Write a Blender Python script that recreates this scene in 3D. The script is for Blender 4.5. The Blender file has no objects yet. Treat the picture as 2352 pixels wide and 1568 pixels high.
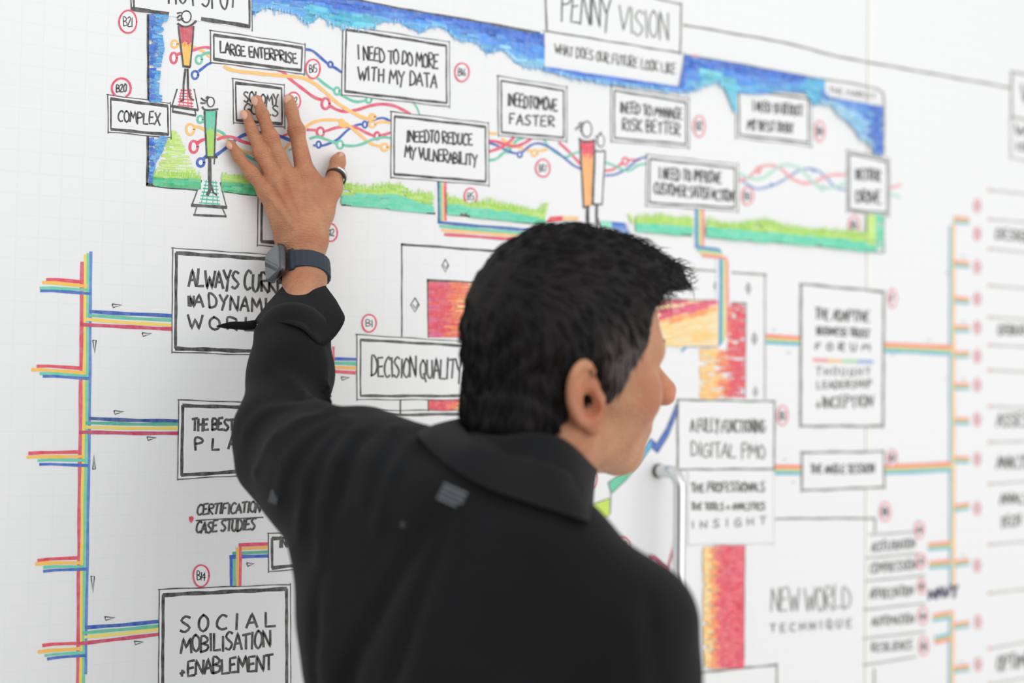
import bpy, math, random
import numpy as np
from mathutils import Vector, Matrix

C = bpy.context.scene.collection
random.seed(7)
rng = np.random.default_rng(11)

# ------------------------------------------------------------------ camera
CAM = np.array([0.0, -1.60, 1.58])
FPX, CX, CY = 50 / 36 * 2352, 1176.0, 784.0
def nrm(v):
    v = np.asarray(v, float); return v / np.linalg.norm(v)
_xw = nrm([1.611, -0.0612, 1.0])                 # the wall's horizontal, in (right, up, forward)
_zw = np.array([0.01403, 1.0, 0.0386]); _zw = nrm(_zw - _xw * _zw.dot(_xw))
_yw = np.cross(_xw, _zw)
if _yw[2] < 0: _yw = -_yw
RIGHT = np.array([_xw[0], _yw[0], _zw[0]])
UP = np.array([_xw[1], _yw[1], _zw[1]])
FWD = np.array([_xw[2], _yw[2], _zw[2]])
cam_d = bpy.data.cameras.new('camera')
cam = bpy.data.objects.new('camera', cam_d); C.objects.link(cam)
m = Matrix.Identity(4)
for i in range(3):
    m[i][0], m[i][1], m[i][2], m[i][3] = RIGHT[i], UP[i], -FWD[i], CAM[i]
cam.matrix_world = m
cam_d.sensor_width = 36; cam_d.lens = 50; cam_d.clip_start = 0.05
cam_d.dof.use_dof = True
cam_d.dof.focus_distance = 1.63
cam_d.dof.aperture_fstop = 1.9
bpy.context.scene.camera = cam

def ray(px, py):
    return RIGHT * ((px - CX) / FPX) + UP * ((CY - py) / FPX) + FWD
def P(px, py, d):                                # point seen at a pixel, at a depth in metres
    return CAM + ray(px, py) * d
def W(px, py, off=0.0):                          # point of the wall (or of a plane off metres before it)
    r = ray(px, py)
    return CAM + r * ((-off - CAM[1]) / r[1])
def proj(p):
    v = np.asarray(p) - CAM
    d = v.dot(FWD)
    return CX + FPX * v.dot(RIGHT) / d, CY - FPX * v.dot(UP) / d, d

# ------------------------------------------------------------------ world, lights, exposure
sc = bpy.context.scene
sc.view_settings.view_transform = 'Standard'
sc.view_settings.look = 'None'
sc.view_settings.gamma = 1
sc.view_settings.use_curve_mapping = False
sc.view_settings.exposure = 0.0
world = bpy.data.worlds.new('world'); sc.world = world
world.use_nodes = True
bg = world.node_tree.nodes['Background']
bg.inputs[0].default_value = (0.97, 0.98, 1.0, 1)
bg.inputs[1].default_value = 0.88
def area(name, loc, target, sx, sy, power, col):
    l = bpy.data.lights.new(name, 'AREA'); l.shape = 'RECTANGLE'; l.size = sx; l.size_y = sy
    l.energy = power; l.color = col
    o = bpy.data.objects.new(name, l); C.objects.link(o)
    o.location = loc
    o.rotation_euler = (Vector(target) - Vector(loc)).to_track_quat('-Z', 'Y').to_euler()
    return o
area('window_light', (2.2, -3.6, 1.75), (0.3, 0, 1.25), 3.6, 2.8, 41, (1.0, 0.985, 0.96))
area('ceiling_light', (0.5, -2.1, 3.1), (0.5, -0.1, 1.2), 2.6, 1.8, 8, (1.0, 0.99, 0.975))

# ------------------------------------------------------------------ materials
def lin(c):
    out = []
    for v in c[:3]:
        v = v / 255.0
        out.append(v / 12.92 if v <= 0.04045 else ((v + 0.055) / 1.055) ** 2.4)
    return out
def new_mat(name, rgb, rough=0.6, spec=0.5, metal=0.0):
    mt = bpy.data.materials.new(name); mt.use_nodes = True
    b = mt.node_tree.nodes['Principled BSDF']
    b.inputs['Base Color'].default_value = (*lin(rgb), 1)
    b.inputs['Roughness'].default_value = rough
    b.inputs['Metallic'].default_value = metal
    b.inputs['Specular IOR Level'].default_value = spec
    return mt, mt.node_tree, b
def add_noise(nt, b, rgb, rgb2, scale, detail=3, stretch=(1, 1, 1), fac=(0.35, 0.65), coord='Object'):
    tc = nt.nodes.new('ShaderNodeTexCoord'); mp = nt.nodes.new('ShaderNodeMapping')
    mp.inputs['Scale'].default_value = stretch
    nz = nt.nodes.new('ShaderNodeTexNoise'); nz.inputs['Scale'].default_value = scale; nz.inputs['Detail'].default_value = detail
    cr = nt.nodes.new('ShaderNodeValToRGB')
    cr.color_ramp.elements[0].position = fac[0]; cr.color_ramp.elements[1].position = fac[1]
    cr.color_ramp.elements[0].color = (*lin(rgb), 1); cr.color_ramp.elements[1].color = (*lin(rgb2), 1)
    nt.links.new(tc.outputs[coord], mp.inputs[0]); nt.links.new(mp.outputs[0], nz.inputs['Vector'])
    nt.links.new(nz.outputs['Fac'], cr.inputs[0]); nt.links.new(cr.outputs[0], b.inputs['Base Color'])
    return nz, mp
def add_bump(nt, b, src, strength, dist):
    bp = nt.nodes.new('ShaderNodeBump'); bp.inputs['Strength'].default_value = strength
    bp.inputs['Distance'].default_value = dist
    nt.links.new(src, bp.inputs['Height']); nt.links.new(bp.outputs[0], b.inputs['Normal'])

# white writable wall with its faint pencil grid
WHITE = (237, 238, 238)
wall_m, nt, b = new_mat('white_wall', WHITE, 0.38, 0.4)
def math_node(nt, op, a, bb=None, v=None):
    n = nt.nodes.new('ShaderNodeMath'); n.operation = op
    nt.links.new(a, n.inputs[0])
    if bb is not None: nt.links.new(bb, n.inputs[1])
    elif v is not None: n.inputs[1].default_value = v
    return n.outputs[0]
tc = nt.nodes.new('ShaderNodeTexCoord'); sx = nt.nodes.new('ShaderNodeSeparateXYZ')
nt.links.new(tc.outputs['Object'], sx.inputs[0])
lines = []
for ax in (0, 2):
    f = math_node(nt, 'MULTIPLY', sx.outputs[ax], v=1 / 0.0236)
    f = math_node(nt, 'FRACT', f)
    lines.append(math_node(nt, 'LESS_THAN', f, v=0.05))
mx = math_node(nt, 'MAXIMUM', lines[0], lines[1])
nz = nt.nodes.new('ShaderNodeTexNoise'); nz.inputs['Scale'].default_value = 3.0
nt.links.new(tc.outputs['Object'], nz.inputs['Vector'])
mk = math_node(nt, 'MULTIPLY', mx, nz.outputs['Fac'])
mix = nt.nodes.new('ShaderNodeMix'); mix.data_type = 'RGBA'
nt.links.new(mk, mix.inputs[0])
mix.inputs[6].default_value = (*lin(WHITE), 1); mix.inputs[7].default_value = (*lin((232, 233, 234)), 1)
nt.links.new(mix.outputs[2], b.inputs['Base Color'])
card_m = new_mat('white_ground', WHITE, 0.38, 0.4)[0]

# marker ink: the colour comes with each stroke, the noise is the uneven lay of the ink
ink_m, nt, b = new_mat('marker_ink', (50, 50, 50), 0.42, 0.35)
at = nt.nodes.new('ShaderNodeAttribute'); at.attribute_name = 'ink'
tc = nt.nodes.new('ShaderNodeTexCoord')
nz = nt.nodes.new('ShaderNodeTexNoise'); nz.inputs['Scale'].default_value = 130; nz.inputs['Detail'].default_value = 2
nt.links.new(tc.outputs['Object'], nz.inputs['Vector'])
mr = nt.nodes.new('ShaderNodeMapRange'); mr.inputs[1].default_value = 0.3; mr.inputs[2].default_value = 0.7
mr.inputs[3].default_value = 0.0; mr.inputs[4].default_value = 0.16
nt.links.new(nz.outputs['Fac'], mr.inputs[0])
mix = nt.nodes.new('ShaderNodeMix'); mix.data_type = 'RGBA'
nt.links.new(mr.outputs[0], mix.inputs[0]); nt.links.new(at.outputs['Color'], mix.inputs[6])
mix.inputs[7].default_value = (*lin((235, 235, 235)), 1)
nt.links.new(mix.outputs[2], b.inputs['Base Color'])

def link_mesh(name, verts, faces, mats, parent=None, smooth=False, midx=None):
    me = bpy.data.meshes.new(name)
    me.from_pydata([tuple(v) for v in verts], [], [tuple(f) for f in faces])
    for mt in (mats if isinstance(mats, (list, tuple)) else [mats]): me.materials.append(mt)
    if midx is not None: me.polygons.foreach_set('material_index', midx)
    if smooth: me.polygons.foreach_set('use_smooth', [True] * len(me.polygons))
    me.update()
    o = bpy.data.objects.new(name, me); C.objects.link(o)
    if parent is not None: o.parent = parent
    return o
def empty(name, loc, label=None, cat=None):
    o = bpy.data.objects.new(name, None); C.objects.link(o); o.location = loc
    o.empty_display_size = 0.05
    if label: o['label'] = label
    if cat: o['category'] = cat
    return o
def box_vf(x0, x1, y0, y1, z0, z1):
    v = [(x, y, z) for x in (x0, x1) for y in (y0, y1) for z in (z0, z1)]
    f = [(0, 1, 3, 2), (4, 6, 7, 5), (0, 4, 5, 1), (2, 3, 7, 6), (0, 2, 6, 4), (1, 5, 7, 3)]
    return v, f

# ------------------------------------------------------------------ the room
seam_x = float(W(1988, 1200)[0])
wall_root = None
v1, f1 = box_vf(-3.0, seam_x - 0.0015, 0.0, 0.12, 0.0, 2.9)
v2, f2 = box_vf(seam_x + 0.0015, 5.0, 0.0, 0.12, 0.0, 2.9)
v3, f3 = box_vf(seam_x - 0.0015, seam_x + 0.0015, 0.003, 0.12, 0.0, 2.9)
vv = v1 + v2 + v3
ff = f1 + [tuple(i + 8 for i in f) for f in f2] + [tuple(i + 16 for i in f) for f in f3]
wall = link_mesh('wall_back', vv, ff, wall_m); wall['kind'] = 'structure'
seam_glint_m = new_mat('painted_seam_glint', (246, 244, 238), 0.25, 0.6)[0]  # pale strip paints in the light caught along the panel seam
v, f = box_vf(seam_x + 0.0015, seam_x + 0.0085, -0.00008, 0.0, 0.0, 2.9)
tr = link_mesh('seam_glint_1', v, f, seam_glint_m); tr['kind'] = 'structure'
floor_m, nt, b = new_mat('pale_floor', (214, 211, 205), 0.5)
add_noise(nt, b, (208, 205, 199), (220, 217, 211), 6)
v, f = box_vf(-3.0, 5.0, -5.0, 0.12, -0.1, 0.0)
fl = link_mesh('floor', v, f, floor_m); fl['kind'] = 'structure'
# ------------------------------------------------------------------ the drawing on the wall
INK = (54, 54, 52); GREY = (92, 92, 86)
RED = (232, 62, 92); PINK = (210, 62, 102); ORG = (253, 188, 92); YEL = (250, 214, 88)
GRN = (90, 196, 160); BLU = (38, 92, 184); LBL = (88, 130, 205); LIM = (176, 226, 92)

mural = empty('wall_drawing', (1.0, 0.0, 1.58),
              'large marker drawing of framed phrases, rainbow lines and a landscape covering the white wall', 'drawing')
MURAL_L = np.array([1.0, 0.0, 1.58])

class Ink:
    """collects flat strokes given in picture pixels and lays them on the wall"""
    def __init__(s, base):
        s.v, s.f, s.c, s.m, s.off = [], [], [], [], base * 1e-4
    def _step(s): s.off += 2.5e-6
    def poly(s, pts, col, mat=0):
        s._step(); n = len(s.v)
        for p in pts:
            s.v.append(W(p[0], p[1], s.off)); s.c.append(col)
        s.f.append(tuple(range(n, n + len(pts)))[::-1]); s.m.append(mat)
    def line(s, pts, w, col, jit=0.35, smooth=False, col2=None, taper=0.0, step=9.0):
        s._step()
        pts = [np.array(p[:2], float) for p in pts]
        if smooth and len(pts) > 2:
            q = [2 * pts[0] - pts[1]] + pts + [2 * pts[-1] - pts[-2]]
            out = []
            for i in range(1, len(q) - 2):
                L = np.linalg.norm(q[i + 1] - q[i]); k = max(2, int(L / 5))
                for j in range(k):
                    t = j / k
                    out.append(0.5 * ((2 * q[i]) + (q[i + 1] - q[i - 1]) * t + (2 * q[i - 1] - 5 * q[i] + 4 * q[i + 1] - q[i + 2]) * t * t
                                      + (-q[i - 1] + 3 * q[i] - 3 * q[i + 1] + q[i + 2]) * t ** 3))
            out.append(pts[-1]); pts = out
        else:
            out = []
            for a, bb in zip(pts[:-1], pts[1:]):
                k = max(1, int(np.linalg.norm(bb - a) / step))
                for j in range(k): out.append(a + (bb - a) * j / k)
            out.append(pts[-1]); pts = out
        n = len(pts); base = len(s.v)
        tot = max(1, n - 1); wob = random.uniform(0, 6.28); wob2 = random.uniform(0, 6.28)
        for i, p in enumerate(pts):
            d = pts[min(i + 1, n - 1)] - pts[max(i - 1, 0)]
            L = np.linalg.norm(d); d = d / L if L > 1e-9 else np.array([1.0, 0.0])
            nn = np.array([-d[1], d[0]])
            ww = w * 0.5 * (1 + jit * 0.25 * math.sin(i * 0.9 + wob2))
            if taper: ww *= 1 - taper * (i / tot)
            o = nn * (jit * 0.7 * math.sin(i * 0.55 + wob)) if n > 3 else nn * 0
            t = i / tot
            cc = col if col2 is None else tuple(col[k] * (1 - t) + col2[k] * t for k in range(3))
            if i == 0: p = p - d * w * 0.12
            if i == n - 1: p = p + d * w * 0.12
            for sg in (-1, 1):
                s.v.append(W(*(p + o + nn * ww * sg), s.off)); s.c.append(cc)
        for i in range(n - 1):
            a = base + 2 * i
            s.f.append((a, a + 1, a + 3, a + 2)); s.m.append(0)
    def ring(s, cx, cy, rx, ry, w, col, a0=0, a1=360, jit=0.3, rot=0):
        pts = []
        k = max(12, int((a1 - a0) / 15))
        ph = random.uniform(0, 6.28)
        for i in range(k + 1):
            a = math.radians(a0 + (a1 - a0) * i / k)
            f = 1 + 0.05 * jit * math.sin(3 * a + ph)
            pts.append((cx + rx * f * math.cos(a), cy - ry * f * math.sin(a)))
        s.line(pts, w, col, jit=0.2, smooth=False, step=50)
    def done(s, name, parent, label=None):
        if not s.v: return None
        vv = np.array(s.v) - MURAL_L
        me = bpy.data.meshes.new(name)
        me.from_pydata([tuple(v) for v in vv], [], s.f)
        me.materials.append(ink_m); me.materials.append(card_m)
        me.polygons.foreach_set('material_index', s.m)
        at = me.attributes.new('ink', 'FLOAT_COLOR', 'POINT')
        cols = np.ones((len(s.v), 4), np.float32)
        cols[:, :3] = [lin(c) for c in s.c]
        at.data.foreach_set('color', cols.ravel())
        me.update()
        o = bpy.data.objects.new(name, me); C.objects.link(o); o.parent = parent
        if label: o['label'] = label
        return o

FONT = {
 'A': [[(0, 0), (.5, 1), (1, 0)], [(.15, .35), (.9, .38)]], 'B': [[(.1, 0), (.1, 1), (.8, .85), (.75, .6), (.15, .52), (.9, .4), (.85, .1), (.05, 0)]],
 'C': [[(.95, .85), (.6, 1), (.15, .7), (.1, .25), (.5, 0), (.95, .12)]], 'D': [[(.1, 0), (.1, 1), (.7, .85), (.95, .5), (.7, .12), (.05, 0)]],
 'E': [[(.9, 1), (.15, .95), (.12, .5), (.1, .03), (.95, .05)], [(.1, .5), (.75, .55)]], 'F': [[(.95, 1), (.15, .95), (.12, 0)], [(.1, .5), (.7, .55)]],
 'G': [[(.95, .85), (.55, 1), (.1, .6), (.2, .1), (.6, 0), (.95, .15), (.95, .48), (.55, .48)]], 'H': [[(.1, 0), (.1, 1)], [(.9, 0), (.9, 1)], [(.1, .5), (.9, .55)]],
 'I': [[(.5, 0), (.5, 1)]], 'J': [[(.8, 1), (.8, .2), (.4, 0), (.05, .2)]], 'K': [[(.1, 0), (.1, 1)], [(.95, 1), (.15, .45), (1, -.02)]],
 'L': [[(.15, 1), (.12, .03), (.98, .05)]], 'M': [[(0, 0), (.15, 1), (.5, .35), (.85, 1), (1, 0)]], 'N': [[(.05, 0), (.08, 1), (.92, 0), (.95, 1)]],
 'O': [[(.5, 1), (.12, .75), (.1, .25), (.5, 0), (.9, .25), (.88, .75), (.45, 1)]], 'P': [[(.12, -.05), (.12, 1), (.85, .88), (.85, .6), (.15, .48)]],
 'Q': [[(.5, 1), (.12, .75), (.1, .25), (.5, 0), (.9, .25), (.88, .75), (.45, 1)], [(.5, .3), (1, -.15)]],
 'R': [[(.12, 0), (.12, 1), (.85, .88), (.8, .6), (.15, .5), (.98, -.04)]], 'S': [[(.92, .88), (.5, 1), (.12, .75), (.5, .52), (.9, .28), (.5, 0), (.05, .12)]],
 'T': [[(0, .95), (1, 1)], [(.5, 1), (.5, 0)]], 'U': [[(.1, 1), (.12, .25), (.5, 0), (.88, .25), (.9, 1)]], 'V': [[(0, 1), (.5, 0), (1, 1)]],
 'W': [[(0, 1), (.25, 0), (.5, .7), (.75, 0), (1, 1)]], 'X': [[(0, 1), (1, 0)], [(1, 1), (0, 0)]], 'Y': [[(0, 1), (.5, .45), (1, 1)], [(.6, .5), (.4, -.15)]],
 'Z': [[(0, 1), (1, .97), (0, .03), (1, 0)]], '+': [[(.1, .3), (.9, .4)], [(.5, .65), (.45, 0)]], '-': [[(.2, .45), (.8, .48)]],
 '1': [[(.5, 0), (.5, 1)]], '2': [[(.1, .8), (.5, 1), (.85, .75), (.1, .03), (.95, .05)]], '3': [[(.1, .95), (.8, .9), (.4, .55), (.9, .35), (.5, 0), (.1, .08)]],
 '4': [[(.7, 0), (.75, 1), (.05, .35), (1, .38)]], '5': [[(.9, 1), (.2, .98), (.15, .55), (.8, .5), (.85, .12), (.1, 0)]], '6': [[(.8, 1), (.2, .5), (.2, .1), (.8, .05), (.85, .4), (.25, .4)]],
 '8': [[(.5, .52), (.15, .75), (.5, 1), (.85, .75), (.15, .25), (.5, 0), (.88, .25), (.5, .52)]], '9': [[(.85, .6), (.3, .55), (.2, .85), (.6, 1), (.85, .8), (.7, 0)]],
 '0': [[(.5, 1), (.1, .6), (.3, 0), (.8, .1), (.85, .8), (.4, 1)]], '7': [[(.05, .95), (.95, 1), (.35, 0)]], '?': [[(.1, .8), (.5, 1), (.85, .75), (.5, .4), (.5, .25)], [(.5, .05), (.5, 0)]],
 '/': [[(0, 0), (1, 1)]],
}
WID = {'I': .45, '1': .45, 'M': 1.25, 'W': 1.3, ' ': .55, 'J': .8, '-': .7}
def text(k, s, x0, y0, x1, y1, h, w=3.2, col=INK, gap=.16, h2=None, lean=0.0):
    """one written line: baseline from (x0,y0) to (x1,y1), letter height h (h2 at its end)"""
    h2 = h2 or h
    ws = [WID.get(c, 1.0) for c in s]
    tot = sum(ws) + gap * (len(s) - 1)
    a = 0.0
    for c, wd in zip(s, ws):
        if c != ' ':
            jy = random.uniform(-.06, .06); jh = random.uniform(.92, 1.08); sk = random.uniform(-.05, .06) + lean
            for st in FONT[c]:
                pts = []
                for (ux, uy) in st:
                    t = (a + ux * wd) / tot
                    hh = h * (1 - t) + h2 * t
                    ux2 = sk * (uy - .5) * hh + random.uniform(-.02, .02) * hh
                    pts.append((x0 + (x1 - x0) * t + ux2, y0 + (y1 - y0) * t - (uy * jh + jy) * hh + random.uniform(-.02, .02) * hh))
                curvy = c in 'BCDGOPQRSUJ2356809' and len(st) > 3
                k.line(pts, w * 1.14, col, jit=.18, smooth=curvy, step=6)
        a += wd + gap

def lerp2(a, b, t): return (a[0] + (b[0] - a[0]) * t, a[1] + (b[1] - a[1]) * t)
def frame(k, q, inset=7, thin=2.2, thick=6, side=4, sides='TRBL', col=INK, inner=True):
    """drawn double frame; q = corners TL TR BR BL, no fill"""
    TL, TR, BR, BL = q
    ext = 3
    if 'T' in sides: k.line([(TL[0] - ext, TL[1] - 2), TR], thin, col, .9)
    if 'R' in sides: k.line([(TR[0], TR[1] - ext), (BR[0], BR[1] + 4)], thin, col, .4)
    if 'B' in sides: k.line([BL, BR], thin, col, .9)
    if 'L' in sides: k.line([(TL[0], TL[1] - ext), (BL[0], BL[1] + 3)], thin, col, .4)
    if inner:
        i = inset
        a, b_, c_, d = (TL[0] + i, TL[1] + i + 2), (TR[0] - i, TR[1] + i + 1), (BR[0] - i, BR[1] - i - 1), (BL[0] + i, BL[1] - i)
        if 'L' in sides: k.line([a, d], side, col, .4)
        if 'R' in sides: k.line([b_, c_], side, col, .4)
        if 'T' in sides: k.line([a, b_], thick, col, .6)
        if 'B' in sides: k.line([d, c_], thick, col, .6)
def text_box(q, rows, label, layer=6, name='text_box', fill=True, **kw):
    k = Ink(layer)
    if fill: k.poly([q[0], q[3], q[2], q[1]][::-1], WHITE, 1)
    frame(k, q, **kw)
    o = k.done(name, mural, label)
    t = Ink(layer + .6)
    for r in rows: text(t, *r[:6], **(r[6] if len(r) > 6 else {}))
    t.done('lettering', o)
    return o
def badge(cx, cy, rx, ry, s, w=4, layer=7, a0=0, a1=360, fill=True, col=RED, tw=2.2, tc=INK):
    k = Ink(layer)
    if fill: k.poly([(cx + (rx + 2) * math.cos(a), cy + (ry + 2) * math.sin(a)) for a in np.linspace(0, 6.283, 20)[:-1]], WHITE, 1)
    k.ring(cx, cy, rx, ry, w, col, a0, a1)
    o = k.done('number_badge', mural)
    if s:
        t = Ink(layer + .6)
        text(t, s, cx - rx * .55, cy + ry * .38, cx + rx * .58, cy + ry * .42, ry * .82, w=tw, col=tc, gap=.02)
        t.done('lettering', o)
def stripes(name, runs, label=None, layer=3):
    """runs: list of (colour, width, points); each run a sub-part"""
    e = bpy.data.objects.new(name, None); C.objects.link(e); e.parent = mural
    if label: e['label'] = label
    for i, (col, w, pts) in enumerate(runs):
        k = Ink(layer + i * .12); n = max(2, int(abs(pts[-1][0] - pts[0][0]) + abs(pts[-1][1] - pts[0][1])) // 90)
        k.line(pts, w, col, .45, step=14)
        k.done('stripe', e)
    return e
def hatch(k, region, n, ln, w, pal, ang=0.0, curve=0.0, xs=None):
    """short marker strokes filling a band; region(x) -> (ytop, ybottom); pal(t) -> colour"""
    x0, x1 = xs
    for _ in range(n):
        x = random.uniform(x0, x1); yt, yb = region(x)
        if yb - yt < 1: continue
        t = random.random(); y = yt + (yb - yt) * t
        L = ln * random.uniform(.5, 1.2); a = ang + random.uniform(-.12, .12)
        dx, dy = math.cos(a) * L / 2, math.sin(a) * L / 2
        pts = [(x - dx, y - dy), (x, y + curve * random.uniform(-1, 1)), (x + dx, y + dy)]
        ok = []
        for p in pts:
            px = min(max(p[0], x0), x1); a_, b_ = region(px)
            ok.append((px, min(max(p[1], a_ + w * .4), max(b_ - w * .3, a_ + w * .4))))
        c = pal(t, x)
        j = random.uniform(.92, 1.08)
        k.line(ok, w * random.uniform(.7, 1.1), tuple(min(255, v * j) for v in c), .2, smooth=False, step=12)
def interp(tab):
    xs = [p[0] for p in tab]; ys = [p[1] for p in tab]
    return lambda x: float(np.interp(x, xs, ys))
def mixc(a, b, t): return tuple(a[i] + (b[i] - a[i]) * t for i in range(3))

# --- landscape: sky, grass and border
land = bpy.data.objects.new('landscape_picture', None); C.objects.link(land); land.parent = mural
land['label'] = 'wide blue sky and green grass picture with a thick black border'
DB, MB, LB, CY_ = (36, 98, 200), (66, 140, 224), (112, 190, 232), (96, 200, 224)
border_top = interp([(575, -42), (700, -22), (748, -4), (828, 4), (930, 24), (1083, 49), (1241, 78), (1400, 98), (1571, 127), (1700, 148), (1800, 167), (1884, 182), (2030, 214)])
border_bot = interp([(337, 424), (452, 433), (516, 438), (592, 447), (787, 469), (1000, 489), (1032, 491), (1200, 509), (1481, 532), (1590, 541), (1623, 544), (1800, 557), (2028, 579)])
def skypal(t, x):
    if t < .36: return mixc(DB, (70, 124, 220), random.random())
    if t < .7: return mixc((84, 140, 226), (70, 150, 232), random.random())
    return mixc(MB, LB, random.uniform(.3, 1))
k = Ink(1)
edge1 = [(579, 36), (592, 30), (608, 18), (618, 17), (629, 27), (640, 24), (659, 28), (672, 30), (685, 38), (700, 52), (708, 56), (718, 50), (733, 33), (742, 38), (755, 54), (784, 63), (800, 62), (830, 66), (862, 64), (868, 50), (900, 49), (924, 52),
         (938, 66), (950, 60), (965, 77), (975, 70), (986, 62), (1010, 60), (1029, 68), (1040, 85), (1057, 93), (1095, 97), (1108, 110), (1118, 124), (1135, 118), (1157, 114), (1170, 126), (1185, 146), (1205, 152), (1249, 160)]
low1 = interp(edge1)
k.poly([(579, -60)] + [(x, border_top(x)) for x in (700, 828, 930, 1083, 1249)] + edge1[::-1], (84, 148, 222))
def skypal2(t, x):
    c = skypal(t, x)
    if 690 < x < 870 and t > .45: return mixc((70, 178, 218), (110, 212, 232), random.random())
    if x > 1150 and t > .75: return mixc(LB, (150, 205, 238), random.random())
    return c
hatch(k, lambda x: (border_top(x), low1(x)), 620, 42, 8.5, skypal2, ang=.14, curve=1.5, xs=(580, 1249))
def rag(fx, xs, cols, n=90):
    for _ in range(n):
        x = random.uniform(*xs); y = fx(x)
        k.line([(x, y - 6), (x + random.uniform(-2, 2), y + random.uniform(0, 9))], random.uniform(2, 4.5), mixc(*cols, random.random()), .2, taper=.5)
rag(low1, (585, 1245), ((112, 184, 232), (168, 214, 240)), 120)
# left vertical part of the sky
left_r = interp([(33, 388), (60, 380), (74, 372), (112, 378), (125, 374), (150, 370), (190, 366), (225, 373), (231, 372), (314, 386), (345, 374), (370, 360), (400, 352), (423, 348)])
for _ in range(330):
    y = random.uniform(33, 420)
    if 233 < y < 314: continue
    xr = left_r(y); t = random.random(); x = 343 + (xr - 343) * t
    L = random.uniform(8, 20)
    c = mixc(DB, (30, 110, 205), random.random()) if t < .35 else mixc((52, 140, 218), (100, 182, 228), random.random())
    a = random.uniform(-.5, .2)
    xa, xb = max(343, x - L / 2), min(xr, x + L / 2)
    k.line([(xa, y + a * 4), (xb, y - a * 4)], random.uniform(3.5, 6), c, .2)
# blue below the title box and on the right
low2 = interp([(1248, 160), (1290, 170), (1315, 180), (1340, 182), (1379, 190), (1420, 194), (1481, 201), (1530, 208), (1583, 213), (1592, 209), (1618, 195), (1649, 189), (1668, 205), (1680, 215), (1750, 215), (1788, 210), (1857, 212), (1870, 243), (1886, 238), (1900, 228)])
top2 = lambda x: 153 + (x - 1249) * .15 if x < 1571 else border_top(x)
k.poly([(x, top2(x)) for x in (1249, 1400, 1570, 1572, 1700, 1800, 1884, 1895)] + [(x, low2(x)) for x in (1895, 1886, 1870, 1857, 1788, 1750, 1680, 1668, 1649, 1618, 1592, 1583, 1481, 1379, 1315, 1249)], (84, 150, 224))
def skypal3(t, x):
    if x > 1840: return mixc((60, 165, 220), (105, 200, 226), random.random())
    if 1600 < x < 1700 and t > .5: return mixc((80, 190, 220), (130, 215, 225), random.random())
    return skypal(t * 1.05, x)
hatch(k, lambda x: (top2(x), low2(x)), 430, 30, 8, skypal3, ang=.15, curve=1, xs=(1249, 1893))
rag(low2, (1255, 1660), ((112, 184, 232), (160, 208, 240)), 70)
for _ in range(26): 
    y = random.uniform(205, 256); k.line([(1667 + (y - 205) * .42, y), (1692, y + 2)], 5, mixc((90, 195, 222), (120, 205, 226), random.random()), .2)
top3 = interp([(1886, 200), (1896, 220), (1912, 228), (1930, 229), (2029, 246)])
low3 = interp([(1886, 240), (1909, 238), (1929, 262), (1950, 280), (1967, 300), (1973, 320), (1985, 318), (2006, 340), (2012, 354), (2029, 356)])
k.poly([(x, top3(x)) for x in (1886, 1912, 1930, 2029)] + [(2029, 355), (2008, 355), (2006, 340), (1985, 310), (1973, 316), (1967, 300), (1929, 262), (1909, 238), (1886, 240)], (120, 180, 228))
def skypal4(t, x):
    if x > 1995: return mixc((40, 95, 190), (68, 120, 212), random.random())
    return mixc((60, 118, 210), (100, 155, 222), random.random()) if t < .4 else mixc((120, 185, 226), (170, 210, 232), random.random())
hatch(k, lambda x: (top3(x), low3(x)), 150, 20, 8, skypal4, ang=.16, xs=(1888, 2029))
for _ in range(30):
    y = random.uniform(250, 350); x = random.uniform(2008, 2026); k.line([(x, y - 8), (x, y + 8)], 6, mixc((40, 92, 190), (70, 125, 215), random.random()), .2)
rag(low3, (1900, 2010), ((140, 196, 232), (176, 216, 238)), 24)
k.done('sky', land)['kind'] = 'stuff'
k = Ink(1.2)
def grass(x0, x1, lim_top, grn_top, n, scale=1.0):
    gt, mt, bb = interp(lim_top), interp(grn_top), border_bot
    for _ in range(n):
        x = random.uniform(x0, x1); a, b_ = gt(x), mt(x)
        y = random.uniform(a, b_ + 2); L = random.uniform(14, 34)
        c = mixc((196, 232, 128), (160, 214, 62), random.random())
        xa, xb = max(x0, x - L / 2), min(x1, x + L / 2)
        k.line([(xa, y), (xb, y + (xb - xa) * .09)], random.uniform(3, 6.5), c, .3)
    for _ in range(int(n * 1.1)):
        x = random.uniform(x0, x1); a, b_ = mt(x), bb(x) - 2
        y = random.uniform(a, b_); L = random.uniform(18, 42)
        c = mixc((98, 206, 152), (46, 176, 112), random.random()) if x < 700 else mixc((118, 222, 186), (84, 208, 168), random.random())
        xa, xb = max(x0, x - L / 2), min(x1, x + L / 2)
        k.line([(xa, y), (xb, y + (xb - xa) * .08)], random.uniform(5, 8), c, .3)
    x = x0
    while x < x1:                                  # ragged upright tips
        y = gt(x); k.line([(x, y + 8), (x + random.uniform(-2, 3), y - random.uniform(1, 9))], random.uniform(2.5, 5), mixc((200, 236, 140), (170, 222, 84), random.random()), .2, taper=.4)
        x += random.uniform(4, 11)
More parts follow.
